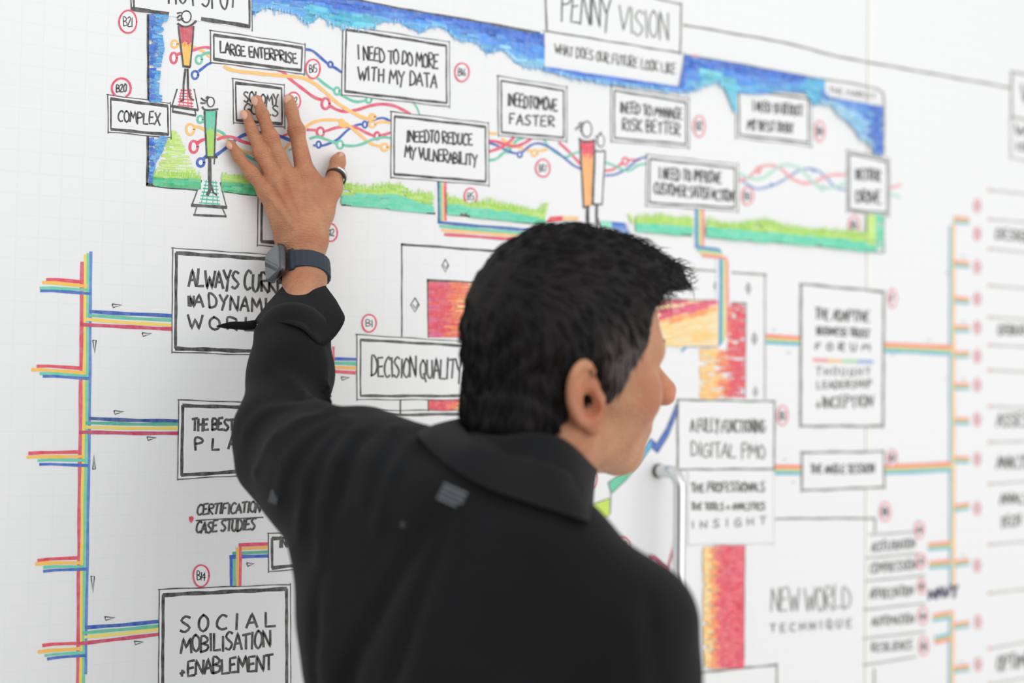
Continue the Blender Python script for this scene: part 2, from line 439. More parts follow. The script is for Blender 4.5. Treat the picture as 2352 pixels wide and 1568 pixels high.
# pale lime wash of the left corner
for _ in range(150):
    y = random.uniform(300, 414); t = (y - 296) / 120
    xl = 392 - 40 * t; xr = 402 + 55 * t
    x = random.uniform(xl, xr); L = random.uniform(14, 34) * (.4 + t)
    c = mixc((214, 240, 150), (176, 224, 88), random.random() * (1 - (x - xl) / 90))
    k.line([(max(xl, x - L / 2), y), (min(xr + 4, x + L / 2), y + 1)], random.uniform(2, 5), c, .2)
for i in range(9): k.line([(395 + i * .6, 300 + i), (396 + i * .5, 330)], 2.5, (190, 230, 110), .2)
grass(352, 461, [(350, 392), (461, 400)], [(350, 408), (461, 413)], 70)
grass(509, 596, [(509, 402), (596, 404)], [(509, 418), (596, 425)], 60)
grass(785, 996, [(785, 420), (820, 426), (860, 428), (880, 422), (925, 426), (930, 436), (995, 446)], [(785, 446), (900, 448), (996, 476)], 110)
grass(1028, 1252, [(1028, 448), (1080, 470), (1120, 460), (1180, 472), (1230, 484), (1252, 470)], [(1028, 468), (1120, 480), (1190, 492), (1252, 506)], 130)
k.line([(1240, 502), (1252, 488), (1257, 466)], 7, (186, 228, 110), .2)
grass(1462, 1592, [(1462, 500), (1500, 494), (1592, 502)], [(1462, 514), (1592, 520)], 80)
k.line([(1446, 492), (1456, 512)], 6, (196, 232, 120), .2)
grass(1624, 2012, [(1624, 502), (1660, 512), (1700, 514), (1760, 504), (1800, 518), (1870, 526), (2012, 536)], [(1624, 522), (1760, 534), (1870, 544), (2012, 558)], 220)
for _ in range(26):
    y = random.uniform(494, 560); k.line([(1993, y), (2013, y + 2)], 6, mixc((206, 236, 150), (190, 230, 110), random.random()), .2)
for _ in range(22):
    y = random.uniform(494, 572); k.line([(2013, y), (2028, y + 1)], 7, mixc((90, 208, 165), (120, 222, 190), random.random()), .2)
k.done('grass', land)['kind'] = 'stuff'
k = Ink(2); k.line([(340, 33), (340, 130), (341, 231)], 5.5, INK, .5); k.done('border_line', land)
k = Ink(2); k.line([(340, 312), (338, 424)], 5.5, INK, .5); k.done('border_line', land)
k = Ink(2); k.line([(337, 423), (380, 429), (452, 434)], 8, INK, .5); k.done('border_line', land)
k = Ink(2); k.line([(516, 438), (592, 447)], 8, INK, .5); k.done('border_line', land)
k = Ink(2); k.line([(785, 469), (900, 478), (1000, 490)], 6, INK, .5); k.done('border_line', land)
k = Ink(2); k.line([(1032, 491), (1200, 509), (1250, 516)], 5.5, INK, .5); k.done('border_line', land)
k = Ink(2); k.line([(1481, 532), (1590, 541)], 4.5, GREY, .5); k.done('border_line', land)
k = Ink(2); k.line([(1624, 544), (1800, 557), (2029, 580)], 4, (110, 130, 110), .5); k.done('border_line', land)
k = Ink(2); k.line([(x, border_top(x) - 2) for x in (740, 828, 930, 1083, 1160, 1241)], 6, (74, 76, 70), .5); k.done('border_line', land)
k = Ink(2); k.line([(x, border_top(x) - 1) for x in (1572, 1700, 1800, 1884)], 4, GREY, .5); k.done('border_line', land)
k = Ink(2); k.line([(1884, 181), (1950, 190), (2015, 204), (2029, 214), (2031, 245), (2030, 355)], 5, (150, 150, 146), .4); k.done('border_line', land)
k = Ink(2); k.line([(1884, 182), (1889, 204), (1902, 222), (1930, 228), (2029, 246)], 3, (70, 100, 150), .4, smooth=True); k.done('border_line', land)
k = Ink(2); k.line([(2030, 494), (2030, 580)], 4, (110, 150, 130), .4); k.done('border_line', land)
k = Ink(2); text(k, 'THE MARKET', 1904, 212, 2012, 228, 12, w=2.6, col=(140, 140, 136)); k.done('lettering', land)


# --- framed phrases
def T(s, x0, y0, x1, y1, **kw): return (s, x0, y0, x1, y1, kw.pop('h'), kw)
text_box([(298, -70), (579, -45), (579, 68), (302, 22)], [T('SPOT', 463, 14, 545, 22, h=52, w=4), T('HOT', 385, 6, 452, 12, h=46, w=4)],
         'cut-off framed phrase at the top left corner', sides='RL', thin=2.5, side=5, inset=6)
k = Ink(7); k.line([(302, 20), (387, 32)], 9, INK, .5); k.done('frame_line', mural); k = Ink(7); k.line([(463, 43), (574, 61)], 9, INK, .5); k.done('frame_line', mural)
text_box([(484, 71), (701, 102), (699, 170), (484, 143)], [T('LARGE ENTERPRISE', 505, 122, 683, 146, h=25, w=4, gap=.05, lean=-.05)], 'framed phrase LARGE ENTERPRISE', thick=7)
text_box([(248, 219), (391, 237), (393, 316), (249, 303)], [T('COMPLEX', 271, 279, 368, 287, h=27, w=3.6, gap=.08)], 'framed word COMPLEX at the left of the landscape', thick=7, inset=6)
text_box([(535, 182), (653, 196), (654, 292), (537, 282)], [T('SOLOMY', 559, 233, 640, 243, h=25, w=3.6, gap=.06), T('GOALS', 560, 262, 640, 268, h=24, w=3.6, gap=.06)], 'small framed phrase behind the fingertips', thick=7, inset=6)
text_box([(788, 59), (1032, 97), (1033, 245), (785, 217)], [T('I NEED TO DO MORE', 821, 137, 1008, 158, h=32, w=4, gap=.04), T('WITH MY DATA', 823, 184, 1004, 203, h=31, w=4, gap=.12)], 'framed phrase I NEED TO DO MORE WITH MY DATA')
text_box([(1144, 176), (1302, 200), (1302, 324), (1145, 311)], [T('INEEDTOMOVE', 1166, 244, 1281, 256, h=29, w=4.2, gap=.02, col=(60, 62, 58)), T('FASTER', 1169, 284, 1274, 291, h=24, w=4, gap=.2, col=(60, 62, 58))], 'framed phrase I NEED TO MOVE FASTER', thick=5)
text_box([(899, 258), (1122, 283), (1123, 425), (898, 407)], [T('INEEDTO REDUCE', 934, 326, 1086, 333, h=27, w=4.2, gap=.04), T('MY VULNERABILITY', 930, 362, 1096, 382, h=27, w=4, gap=.04)], 'framed phrase I NEED TO REDUCE MY VULNERABILITY')
text_box([(1404, 199), (1583, 227), (1583, 339), (1404, 324)], [T('INEED TO MANAGE', 1424, 258, 1568, 275, h=25, w=4, gap=.04, col=(84, 86, 82)), T('RISK BETTER', 1430, 298, 1562, 310, h=27, w=4, gap=.12, col=(84, 86, 82))], 'framed phrase I NEED TO MANAGE RISK BETTER', thick=5, col=GREY)
text_box([(1690, 194), (1864, 220), (1864, 335), (1691, 316)], [T('I NEED TO REDUCE', 1729, 255, 1846, 266, h=24, w=3.8, gap=.08, col=(90, 92, 88)), T('MY BEST DEBT', 1717, 297, 1823, 306, h=22, w=4, gap=.1, col=(86, 88, 84))], 'framed phrase below the blue sky at the right', thick=5, col=GREY)
text_box([(1486, 356), (1695, 378), (1695, 485), (1484, 472)], [T('I NEED TO IMPROVE', 1513, 411, 1658, 421, h=27, w=4, gap=.06, col=(84, 86, 82)), T('CUSTOMER SATISFACTION', 1502, 444, 1684, 463, h=26, w=3.8, gap=.02, col=(84, 86, 82))], 'framed phrase I NEED TO IMPROVE CUSTOMER SATISFACTION', thick=5, col=GREY)
text_box([(1946, 346), (2043, 365), (2043, 495), (1946, 486)], [T('BETTER', 1966, 412, 2022, 415, h=24, w=4.6, gap=.02, col=(78, 80, 76)), T('DRIVE', 1966, 463, 2024, 467, h=28, w=4.4, gap=.04, col=(78, 80, 76))], 'narrow framed phrase at the right end of the landscape', thick=5, col=(110, 110, 104), inset=5)
text_box([(593, 440), (742, 456), (742, 575), (591, 563)], [T('VIEW', 621, 523, 700, 530, h=30, w=5, gap=.1)], 'framed phrase hidden behind the wrist', thick=8, layer=5, inset=9, fill=False, side=5)
text_box([(397, 571), (720, 592), (720, 820), (395, 808)], [T('ALWAYS CURRENT', 433, 657, 690, 674, h=42, w=5.4, gap=.04), T('IN', 431, 703, 446, 704, h=24, w=5), T('A', 446, 704, 468, 706, h=27, w=5), T('DYNAMIC', 479, 707, 640, 720, h=34, w=5, gap=.26), T('WORLD', 432, 756, 626, 760, h=30, w=5, gap=.55)], 'framed phrase ALWAYS CURRENT IN A DYNAMIC WORLD', thick=9, side=7, inset=8)
text_box([(411, 920), (720, 930), (720, 1082), (408, 1100)], [T('THE BEST', 441, 989, 539, 987, h=27, w=5.2, gap=.02), T('LAID', 552, 987, 600, 985, h=27, w=5), T('PLANS', 447, 1033, 620, 1030, h=28, w=5, gap=.9)], 'framed phrase THE BEST PLAN beside the elbow', thick=8, side=7, inset=9)
text_box([(820, 770), (1075, 785), (1075, 918), (820, 917)], [T('DECISION QUALITY', 852, 863, 1062, 873, h=44, w=4.2, gap=.02, h2=46)], 'framed phrase DECISION QUALITY between the arm and the head', thick=6.5, col=(64, 68, 62), inset=8)
text_box([(617, 1226), (760, 1222), (760, 1300), (617, 1312)], [T('INITIATIVE', 642, 1258, 730, 1250, h=24, w=4)], 'framed corner beside the jacket', thick=8, side=6, inset=8, layer=5)
text_box([(366, 1355), (667, 1342), (668, 1640), (364, 1640)], [T('SOCIAL', 413, 1452, 633, 1438, h=36, w=5.2, gap=.62), T('MOBILISATION', 417, 1500, 622, 1487, h=38, w=5, gap=.04), T('+', 412, 1554, 426, 1552, h=22, w=5), T('ENABLEMENT', 430, 1552, 627, 1537, h=36, w=5.2, gap=.02)], 'framed phrase SOCIAL MOBILISATION + ENABLEMENT', thick=9, side=7, inset=9)
G2 = (132, 134, 128)
text_box([(1840, 654), (2030, 670), (2028, 978), (1839, 978)],
         [T('THE ADAPTIVE', 1872, 733, 1998, 741, h=26, w=4, gap=.08, col=(96, 98, 94)), T('BUSINESS TRUST', 1876, 768, 1998, 775, h=18, w=4, gap=.06, col=(90, 92, 88)), T('FORUM', 1872, 803, 1998, 806, h=17, w=4, gap=.9, col=(100, 102, 98)),
          T('THOUGHT', 1874, 862, 2000, 862, h=17, w=3.4, gap=.5, col=(120, 122, 116)), T('LEADERSHIP', 1876, 893, 2002, 889, h=17, w=3.6, gap=.3, col=(112, 114, 108)), T('+INCEPTION', 1873, 937, 2005, 934, h=26, w=4, gap=.12, col=(104, 106, 100))],
         'tall framed text with a small rainbow rule', thick=5, inner=False, thin=6, col=G2)
stripes('rainbow_rule', [((236, 150, 150), 8, [(1868, 826), (1902, 828)]), ((240, 196, 130), 8, [(1902, 828), (1936, 829)]), ((160, 214, 160), 8, [(1936, 829), (1970, 830)]), ((150, 170, 218), 8, [(1970, 830), (2005, 831)])], layer=8)
text_box([(1557, 920), (1779, 922), (1778, 1076), (1557, 1078)], [T('A FULLY FUNCTIONING', 1586, 991, 1757, 994, h=30, w=3.8, gap=.04, col=(96, 98, 92)), T('DIGITAL PMO', 1587, 1047, 1758, 1053, h=33, w=3.6, gap=.1, col=(120, 122, 116))], 'framed phrase A FULLY FUNCTIONING DIGITAL PMO', inner=False, thin=4.5, col=(112, 118, 110))
text_box([(1580, 1080), (1777, 1080), (1777, 1248), (1580, 1250)], [T('THE PROFESSIONALS', 1587, 1130, 1757, 1128, h=21, w=4, gap=.05, col=(96, 98, 94)), T('THE TOOLS + ANALYTICS', 1587, 1171, 1757, 1170, h=16, w=3.8, gap=.05, col=(96, 98, 92)), T('INSIGHT', 1588, 1214, 1760, 1204, h=17, w=3.4, gap=.9, col=(124, 126, 120))],
         'pale framed text beside the metal handle', inner=False, thin=2.5, col=(206, 206, 202))
text_box([(1842, 1041), (2030, 1037), (2031, 1118), (1842, 1126)], [T('THE ANGLE SESSION', 1861, 1087, 2008, 1085, h=20, w=4, gap=.05, col=(92, 94, 90))], 'small framed phrase on the rainbow line at the right', inner=False, thin=5, col=(124, 126, 118))
text_box([(1252, -60), (1565, 10), (1562, 122), (1256, 71)], [T('PENNY', 1288, 46, 1404, 64, h=76, w=3.6, gap=.02, h2=66, col=(84, 90, 84)), T('VISION', 1422, 72, 1536, 94, h=62, w=3.4, gap=.02, col=(120, 124, 118))], 'title box reading PENNY VISION at the top', inner=False, thin=4, col=(110, 112, 102))
text_box([(1250, 73), (1571, 123), (1571, 202), (1250, 154)], [T('WHAT DOES OUR FUTURE LOOK LIKE', 1274, 123, 1553, 172, h=24, w=3.2, gap=.06, col=(104, 106, 100))], 'subtitle box WHAT DOES OUR FUTURE LOOK LIKE', inner=False, thin=2, col=(120, 130, 130))
text_box([(2324, 166), (2480, 200), (2480, 300), (2324, 268)], [T('VISION', 2346, 232, 2440, 246, h=40, w=4, col=(110, 110, 106))], 'cut-off framed phrase at the upper right edge', inner=False, thin=5, col=(160, 158, 152), fill=False)
text_box([(2322, 270), (2480, 302), (2480, 390), (2322, 362)], [T('WHAT', 2332, 310, 2420, 322, h=24, w=4, col=(110, 110, 106)), T('IS', 2334, 344, 2360, 348, h=18, w=4, col=(110, 110, 106))], 'cut-off subtitle at the upper right edge', inner=False, thin=5, col=(196, 194, 190), fill=False)
text_box([(1560, 1552), (1784, 1526), (1784, 1640), (1560, 1650)], [], 'empty framed corner at the bottom right', inner=False, thin=4.5, col=(112, 118, 110))

# --- loose lettering
def loose(rows, label=None, name='lettering'):
    t = Ink(5)
    for r in rows: text(t, *r[:6], **r[6])
    return t.done(name, mural, label)
t = Ink(5)
text(t, 'CERTIFICATION', 453, 1182, 600, 1176, 24, w=3.8, gap=.03, lean=.12)
text(t, 'CASE STUDIES', 451, 1224, 588, 1217, 26, w=4, gap=.03, lean=.12)
t.done('lettering', mural, 'words CERTIFICATION over CASE STUDIES')
t = Ink(5); t.line([(450, 1195), (520, 1191), (605, 1188)], 2.6, INK, .5); t.done('connecting_line', mural)
k = Ink(5); k.poly([(434, 1187), (440, 1185), (445, 1188), (444, 1195), (439, 1201), (435, 1196)], (222, 60, 84)); k.done('red_dot', mural)
loose([T('NEW WORLD', 1772, 1408, 1954, 1397, h=52, w=3.6, gap=.02, col=(150, 152, 148))], 'large grey words NEW WORLD')
loose([T('TECHNIQUE', 1769, 1452, 1957, 1440, h=19, w=3.8, gap=.7, col=(142, 144, 140))], 'spaced grey word TECHNIQUE')
k = Ink(4)
for a, c in [((1996, 1228), (2099, 1221)), ((1990, 1281), (2109, 1271)), ((1990, 1334), (2125, 1321)), ((1983, 1400), (2125, 1385)), ((1983, 1466), (2125, 1450)), ((1983, 1527), (2105, 1508))]:
    k = Ink(4); k.line([a, c], 5, (176, 178, 172), .4); k.done('list_rule', mural)
for s, a in [('ACCELERATION', (2002, 1266, 2102, 1258, 21)), ('COMPRESSION', (1998, 1316, 2104, 1306, 22)), ('APPRECIATION', (1998, 1376, 2098, 1366, 22)), ('AUTOMATION', (2002, 1437, 2100, 1430, 21)), ('RESILIENCE', (2002, 1497, 2098, 1490, 20))]:
    loose([T(s, *a[:4], h=a[4], w=3.2, gap=.04, col=(126, 128, 124))])
loose([T('NAVY', 2134, 1377, 2200, 1368, h=24, w=6, gap=.04, col=(52, 44, 84))], 'dark purple word beside the right rainbow line')
for s, a in [('DESIGN', (2288, 548, 2370, 556, 24)), ('DEBUG', (2294, 768, 2356, 768, 22)), ('ASSESS', (2290, 980, 2380, 978, 30)), ('ANALYSE', (2290, 1078, 2380, 1070, 30)), ('ANALYTIC', (2297, 1160, 2400, 1150, 24)), ('TECH', (2298, 1212, 2345, 1205, 24)), ('OPTIMISE', (2290, 1540, 2390, 1528, 34))]:
    loose([T(s, *a[:4], h=a[4], w=4, gap=.06, col=(116, 118, 112))])
k = Ink(4)
for y0, y1 in [(436, 446), (503, 511), (571, 580), (655, 663), (728, 734), (792, 797), (850, 854), (933, 936), (1015, 1013), (1111, 1105), (1250, 1243), (1362, 1352), (1489, 1474), (1570, 1556)]:
    k = Ink(4); k.line([(2272, y0), (2362, y1)], 5.5, (196, 197, 190), .4)
    k.line([(2270, y0), (2277, y0 + .6)], 6, (222, 150, 150), .2); k.done('list_rule', mural)
k = Ink(4)
k.line([(1570, 57), (1800, 97), (1929, 131), (2057, 154), (2324, 202)], 4.5, (126, 128, 116), .6)
k.done('connecting_line', mural)
k = Ink(4)
k.line([(1781, 1191), (1900, 1190), (2010, 1190)], 4.5, (116, 120, 112), .5); k.done('connecting_line', mural); k = Ink(4); k.line([(2010, 1190), (2010, 1222)], 4.5, (150, 152, 146), .3)
k.done('connecting_line', mural); k = Ink(4); k.line([(2008, 1535), (2008, 1600)], 4.5, (150, 152, 146), .3)
k.done('connecting_line', mural)
k = Ink(4)
k.line([(828, 951), (900, 953), (1078, 950)], 6.5, (70, 74, 68), .6); k.done('frame_line', mural); k = Ink(4); k.line([(850, 942), (1078, 942)], 2.4, (70, 74, 68), .8)
k.done('frame_line', mural); k = Ink(4); k.line([(920, 918), (920, 950)], 3.5, (70, 74, 68), .3)
k.done('frame_line', mural)

# --- the red-hot rectangle in the middle
heat = bpy.data.objects.new('glowing_rectangle', None); C.objects.link(heat); heat.parent = mural
heat['label'] = 'tall framed rectangle with red borders fading to yellow'
k = Ink(1)
def heatc(u):      # 0 outer red, 1 pale yellow
    if u < .35: return mixc((224, 58, 88), (236, 84, 92), random.random())
    if u < .6: return mixc((240, 110, 80), (250, 150, 84), random.random())
    return mixc((252, 186, 96), (248, 222, 160), random.random())
k.poly([(982, 643), (1100, 648), (1100, 775), (982, 775)][::-1], (238, 92, 96)); k.poly([(984, 919), (1072, 919), (1072, 943), (984, 943)][::-1], (240, 80, 84))
for _ in range(230):
    y = random.uniform(648, 772); x = 984 + 95 * random.random(); u = (x - 984) / 90 * .62
    c = heatc(max(0, u + random.uniform(-.12, .12)))
    if x < 1015 and random.random() < .3: c = (226, 88, 138)
    k.line([(max(984, x - 14), y), (x + 16, y + random.uniform(-1, 2))], random.uniform(2.5, 5), c, .3)
for _ in range(40):
    y = random.uniform(921, 941); x = random.uniform(985, 1066); k.line([(max(985, x - 12), y), (x + 10, y)], 4.5, heatc(max(0, (x - 1010) / 70)), .3)
for y, u in sorted([(random.uniform(700, 914), random.random() * 1.05) for _ in range(420)], key=lambda q_: -q_[1]):
    x = 1711 - u * 98
    if y < 800 and x < 1672: continue
    c = heatc(max(0, u + random.uniform(-.08, .08)))
    L = 17; k.line([(max(1608 if y > 800 else 1672, x - L / 2), y), (min(1711, x + L / 2), y + random.uniform(-1, 1))], random.uniform(4, 7), c, .3)
k.poly([(1500, 688), (1650, 692), (1650, 795), (1500, 795)][::-1], (249, 222, 172))
for _ in range(190):
    t = random.random(); x = random.uniform(1510, 1646); y = 692 + 100 * t
    lim = .08 + .3 * (1650 - x) / 110
    c = mixc((222, 62, 96), (236, 110, 140), random.random()) if t < lim else (mixc((250, 150, 84), (253, 180, 100), random.random()) if t < lim + .12 else mixc((250, 206, 120), (248, 232, 190), random.random()))
    k.line([(x - 14, y + 3), (min(1648, x + 14), y - 2)], random.uniform(4, 7), c, .3)
k.poly([(1650, 1253), (1710, 1252), (1708, 1534), (1650, 1534)][::-1], (236, 84, 100))
for y, u in sorted([(random.uniform(1254, 1534), random.random()) for _ in range(560)], key=lambda q_: -q_[1]):
    x = 1708 - u * 92
    c = mixc((228, 66, 96), (244, 108, 116), random.random()) if u < .62 else mixc((244, 120, 84), (252, 170, 96), random.random())
    if u > .76: c = mixc((252, 200, 110), (250, 226, 160), random.random())
    L = 17; k.line([(max(1616, x - L / 2), y), (min(1709, x + L / 2), y + random.uniform(-1, 1))], random.uniform(4, 6.5), c, .3)
k.done('red_band', heat)['kind'] = 'stuff'
k = Ink(2)
DG = (76, 80, 74)
def diamond(x, y, w, h, c, lw):
    k.line([(x, y - h), (x + w, y), (x, y + h), (x - w, y), (x, y - h)], lw, c, .3, step=30)
    k.line([(x - w * .5, y - 1), (x + 1, y + h * .5), (x + w * .7, y - 2)], lw, c, .2, step=30)
k = Ink(2); k.line([(922, 561), (1010, 567), (1150, 578), (1300, 595)], 5.5, DG, .5); k.done('frame_line', heat)
k = Ink(2); k.line([(923, 559), (923, 773)], 3.6, DG, .4); k.done('frame_line', heat)
k = Ink(2); k.line([(1500, 612), (1583, 618), (1759, 631)], 5, (150, 152, 142), .5); k.done('frame_line', heat)
k = Ink(2); k.line([(1757, 629), (1757, 916)], 4.5, (176, 178, 172), .3); k.done('frame_line', heat)
k = Ink(2); k.line([(981, 643), (1100, 650), (1130, 652)], 6, DG, .4); k.done('frame_line', heat)
k = Ink(2); k.line([(982, 643), (984, 775)], 3.4, DG, .4); k.done('frame_line', heat)
k = Ink(2); k.line([(984, 918), (984, 944)], 3.4, DG, .2); k.done('frame_line', heat)
k = Ink(2); k.line([(1500, 685), (1650, 692), (1714, 697)], 3.6, (110, 84, 80), .4); k.done('frame_line', heat)
k = Ink(2); k.line([(1713, 697), (1711, 915)], 3.6, (120, 100, 96), .3); k.done('frame_line', heat)
k = Ink(2); k.line([(1710, 1252), (1708, 1535)], 4, (104, 92, 88), .3); k.done('frame_line', heat)
k = Ink(2); diamond(1023, 610, 8, 15, DG, 2.6); k.done('diamond_mark', heat)
k = Ink(2); diamond(953, 700, 10, 16, DG, 3); k.done('diamond_mark', heat)
k = Ink(2); diamond(1719, 663, 5, 13, G2, 3.4); k.done('diamond_mark', heat)
k = Ink(2); diamond(1733, 779, 6, 14, G2, 3.6); k.done('diamond_mark', heat)
k = Ink(2); diamond(1735, 900, 5, 12, (150, 150, 146), 3); k.done('diamond_mark', heat)
k = Ink(2); diamond(1645, 657, 5, 10, G2, 3); k.done('diamond_mark', heat)


# --- rainbow lines
def fan(ys_l, ys_r, x0s, x1, ws=(8, 7, 7, 8), cols=(BLU, GRN, YEL, PINK), label=None):
    return stripes('rainbow_branch', [(cols[i], ws[i], [(x0s[i], ys_l[i]), ((x0s[i] + x1) / 2, (ys_l[i] + ys_r[i]) / 2 + .8), (x1, ys_r[i])]) for i in range(4)], label, layer=4)
def vx(tab): return interp(tab)
rd = vx([(580, 189), (950, 185), (1200, 182), (1568, 179), (1640, 178)]); yl = vx([(580, 197), (950, 193), (1200, 188.5), (1568, 186), (1640, 185)])
gr = vx([(580, 203), (950, 199.5), (1200, 195), (1568, 192), (1640, 191)]); bl = vx([(580, 208.5), (950, 206), (1200, 202), (1568, 196), (1640, 196)])
def vline(fx, y0, y1): return [(fx(y), y) for y in np.arange(y0, y1 + 1, 40)] + [(fx(y1), y1)]
stripes('rainbow_trunk', [((222, 82, 108), 8.5, vline(rd, 602, 1640)), ((250, 216, 84), 7.5, vline(yl, 585, 1640)), ((122, 212, 172), 7.5, vline(gr, 582, 1640)), ((86, 134, 208), 6.5, vline(bl, 578, 1547))],
        'long upright rainbow line at the left edge', layer=2.6)
for L in [[(107, 642, 190, 647), (98, 649, 200, 657), (92, 661, 203, 666), (93, 668, 209, 674)], [(85, 841, 187, 845), (73, 849, 193, 856), (92, 858, 198, 863), (99, 864, 206, 869)],
          [(66, 1041, 183, 1038), (62, 1050, 190, 1048), (87, 1057, 196, 1057), (91, 1066, 202, 1069)], [(87, 1287, 178, 1281), (82, 1295, 186, 1292), (100, 1303, 192, 1301), (100, 1312, 200, 1306)],
          [(98, 1482, 182, 1477), (88, 1497, 185, 1489), (103, 1505, 192, 1498), (109, 1513, 197, 1505)]]:
    stripes('rainbow_branch', [(c, w, [l[:2], ((l[0] * 3 + l[2]) / 4, (l[1] * 3 + l[3]) / 4 - 1.5), l[2:]]) for c, w, l in zip(((230, 60, 84), (253, 196, 66), (98, 208, 172), (48, 104, 196)), (7.5, 7.5, 6.5, 6.5), L)], layer=3.4)
fan([715, 724, 733, 744.5], [725, 735, 747, 755], [207, 203, 196, 185], 396, label='rainbow line running to the ALWAYS CURRENT frame')
fan([961, 971, 981, 992], [967, 974, 983, 995], [205, 198, 193, 183], 410, label='rainbow line running to the THE BEST frame', cols=((26, 74, 148), (70, 176, 150), (240, 214, 90), (198, 52, 98)))
fan([1441, 1453, 1463, 1478], [1427, 1437, 1445, 1456], [196, 190, 194, 178], 363, label='rainbow line running to the SOCIAL frame', cols=(BLU, GRN, (244, 226, 100), PINK))
stripes('rainbow_branch', [(RED, 7.5, [(549, 1251), (617, 1249)]), (ORG, 7, [(543, 1260), (617, 1257)]), ((70, 178, 140), 7, [(535, 1271), (617, 1267)]), ((36, 98, 196), 8, [(528, 1279), (616, 1276)]),
                           ((36, 98, 196), 6, [(531, 1276), (531, 1347)]), ((96, 200, 160), 6, [(538, 1284), (539, 1347)]), (ORG, 6, [(545.5, 1264), (545.5, 1347)]), ((236, 90, 110), 6, [(552, 1254), (552, 1346)])], 'short rainbow line turning down to the SOCIAL frame', layer=3)
stripes('rainbow_branch', [((40, 96, 190), 7, [(700, 823), (760, 824), (818, 825)]), (GRN, 8, [(700, 832), (818, 835)]), (ORG, 7, [(700, 842), (820, 845)]), ((232, 66, 90), 8, [(761, 852), (816, 856)]), ((238, 80, 96), 6, [(766, 796), (766, 830)])], layer=3)
stripes('rainbow_branch', [((44, 104, 190), 6, [(632, 566), (632, 584)]), ((80, 190, 160), 8, [(639, 566), (639, 586)]), (ORG, 7, [(647, 566), (647, 588)])], layer=6)
k = Ink(2.4); k.poly([(1000, 424), (1028, 427), (1030, 500), (1000, 500)][::-1], WHITE, 1); k.poly([(1588, 480), (1624, 484), (1622, 566), (1590, 562)][::-1], WHITE, 1); k.done('blank_gap', mural)
stripes('rainbow_branch', [((40, 84, 140), 5.5, [(1007, 418), (1008, 511)]), ((108, 200, 168), 5.5, [(1012, 419), (1013, 508)]), ((250, 196, 120), 5, [(1017.5, 420), (1018, 507)]), ((236, 96, 120), 6, [(1023, 420), (1023, 506)]),
                           ((46, 102, 176), 7, [(1006, 510), (1100, 519), (1210, 528), (1300, 540)]), ((112, 206, 172), 8, [(1010, 519), (1100, 527), (1300, 546)]), ((252, 196, 118), 6.5, [(1014, 528), (1180, 541), (1300, 552)]), ((224, 84, 108), 7, [(1021, 538), (1170, 549), (1300, 560)])],
        'rainbow line from the VULNERABILITY frame running behind the head', layer=3)
PR, PO, PY, PG, PB = (238, 140, 130), (246, 150, 100), (244, 214, 130), (120, 204, 176), (84, 142, 200)
stripes('rainbow_branch', [(PB, 6, [(1599, 481), (1600, 566)]), (PG, 5, [(1604, 481), (1605, 568)]), (PY, 5, [(1609, 481), (1610, 568)]), (PR, 6, [(1615, 482), (1615, 568)]),
                           ((70, 130, 200), 6, [(1597, 566), (1650, 572), (1655, 578), (1654, 790)]), (PG, 6, [(1602, 573), (1652, 579), (1660, 590), (1659, 786)]), (PY, 5, [(1608, 579), (1660, 586), (1665, 600), (1664, 780)]), (PR, 6, [(1613, 587), (1668, 592), (1671, 604), (1671, 770)]),
                           (PR, 5, [(1572, 774), (1648, 776)]), (PY, 5, [(1572, 781), (1650, 783)]), (PG, 5, [(1572, 788), (1652, 790)]), ((90, 150, 214), 5, [(1572, 794), (1645, 796), (1654, 790)]),
                           ((80, 170, 180), 5, [(1573, 728), (1574, 800), (1566, 806)]), (PO, 6, [(1556, 730), (1560, 790)]), ((96, 110, 190), 4, [(1550, 727), (1573, 728)]), (PR, 5, [(1550, 715), (1570, 714)])],
        'rainbow line winding down from the CUSTOMER SATISFACTION frame', layer=8)
k = Ink(7.6); k.poly([(1645, 575), (1680, 585), (1680, 790), (1656, 806), (1620, 806), (1620, 802), (1645, 796)][::-1], WHITE, 1); k.done('blank_gap', mural)
def rbow(x0, y0, x1, y1, flip=False, w=6, label=None, cols=((240, 120, 100), (250, 180, 110), (150, 214, 160), (92, 176, 210))):
    cs = cols[::-1] if flip else cols
    stripes('rainbow_branch', [(cs[i], w, [(x0, y0 + (w - .3) * i), (x1, y1 + (w - .3) * i)]) for i in range(4)], label, layer=4)
rbow(1760, 770, 1838, 774, label='short rainbow line between the two framed boxes at the right')
rbow(2032, 789, 2186, 796); rbow(1781, 1070, 1841, 1070); rbow(2033, 1070, 2184, 1063)
tc4 = ((252, 176, 130), (246, 212, 130), (160, 216, 184), (128, 176, 214))
stripes('rainbow_trunk', [((252, 184, 140), 4.5, [(2192, 505), (2192, 1346)]), ((244, 216, 140), 3.5, [(2189, 512), (2188, 1346)]), ((168, 216, 190), 3.5, [(2185.5, 517), (2185, 1346)]), ((138, 182, 216), 4, [(2181, 518), (2181, 1346)]),
                          ((252, 176, 140), 4.5, [(2190, 1400), (2190, 1620)]), ((244, 212, 140), 3.5, [(2187, 1405), (2187, 1620)]), ((160, 214, 186), 3.5, [(2184, 1415), (2183, 1620)]), ((132, 178, 214), 3.5, [(2180, 1420), (2179, 1620)])],
        'long upright rainbow line at the right', layer=3)
for y in (499, 599, 682, 749, 808, 881, 961, 1050, 1161, 1289, 1432, 1532):
    dy = 3 if y < 700 else (0 if y < 1100 else -5)
    rbow(2191, y, 2226, y + dy, w=4.2)
for y0, y1, fl in ((1249, 1245, 0), (1291, 1287, 0), (1412, 1405, 0), (1463, 1455, 1)): rbow(2132 + (y0 - 1249) * .07, y0, 2184, y1, flip=bool(fl), w=4.8)

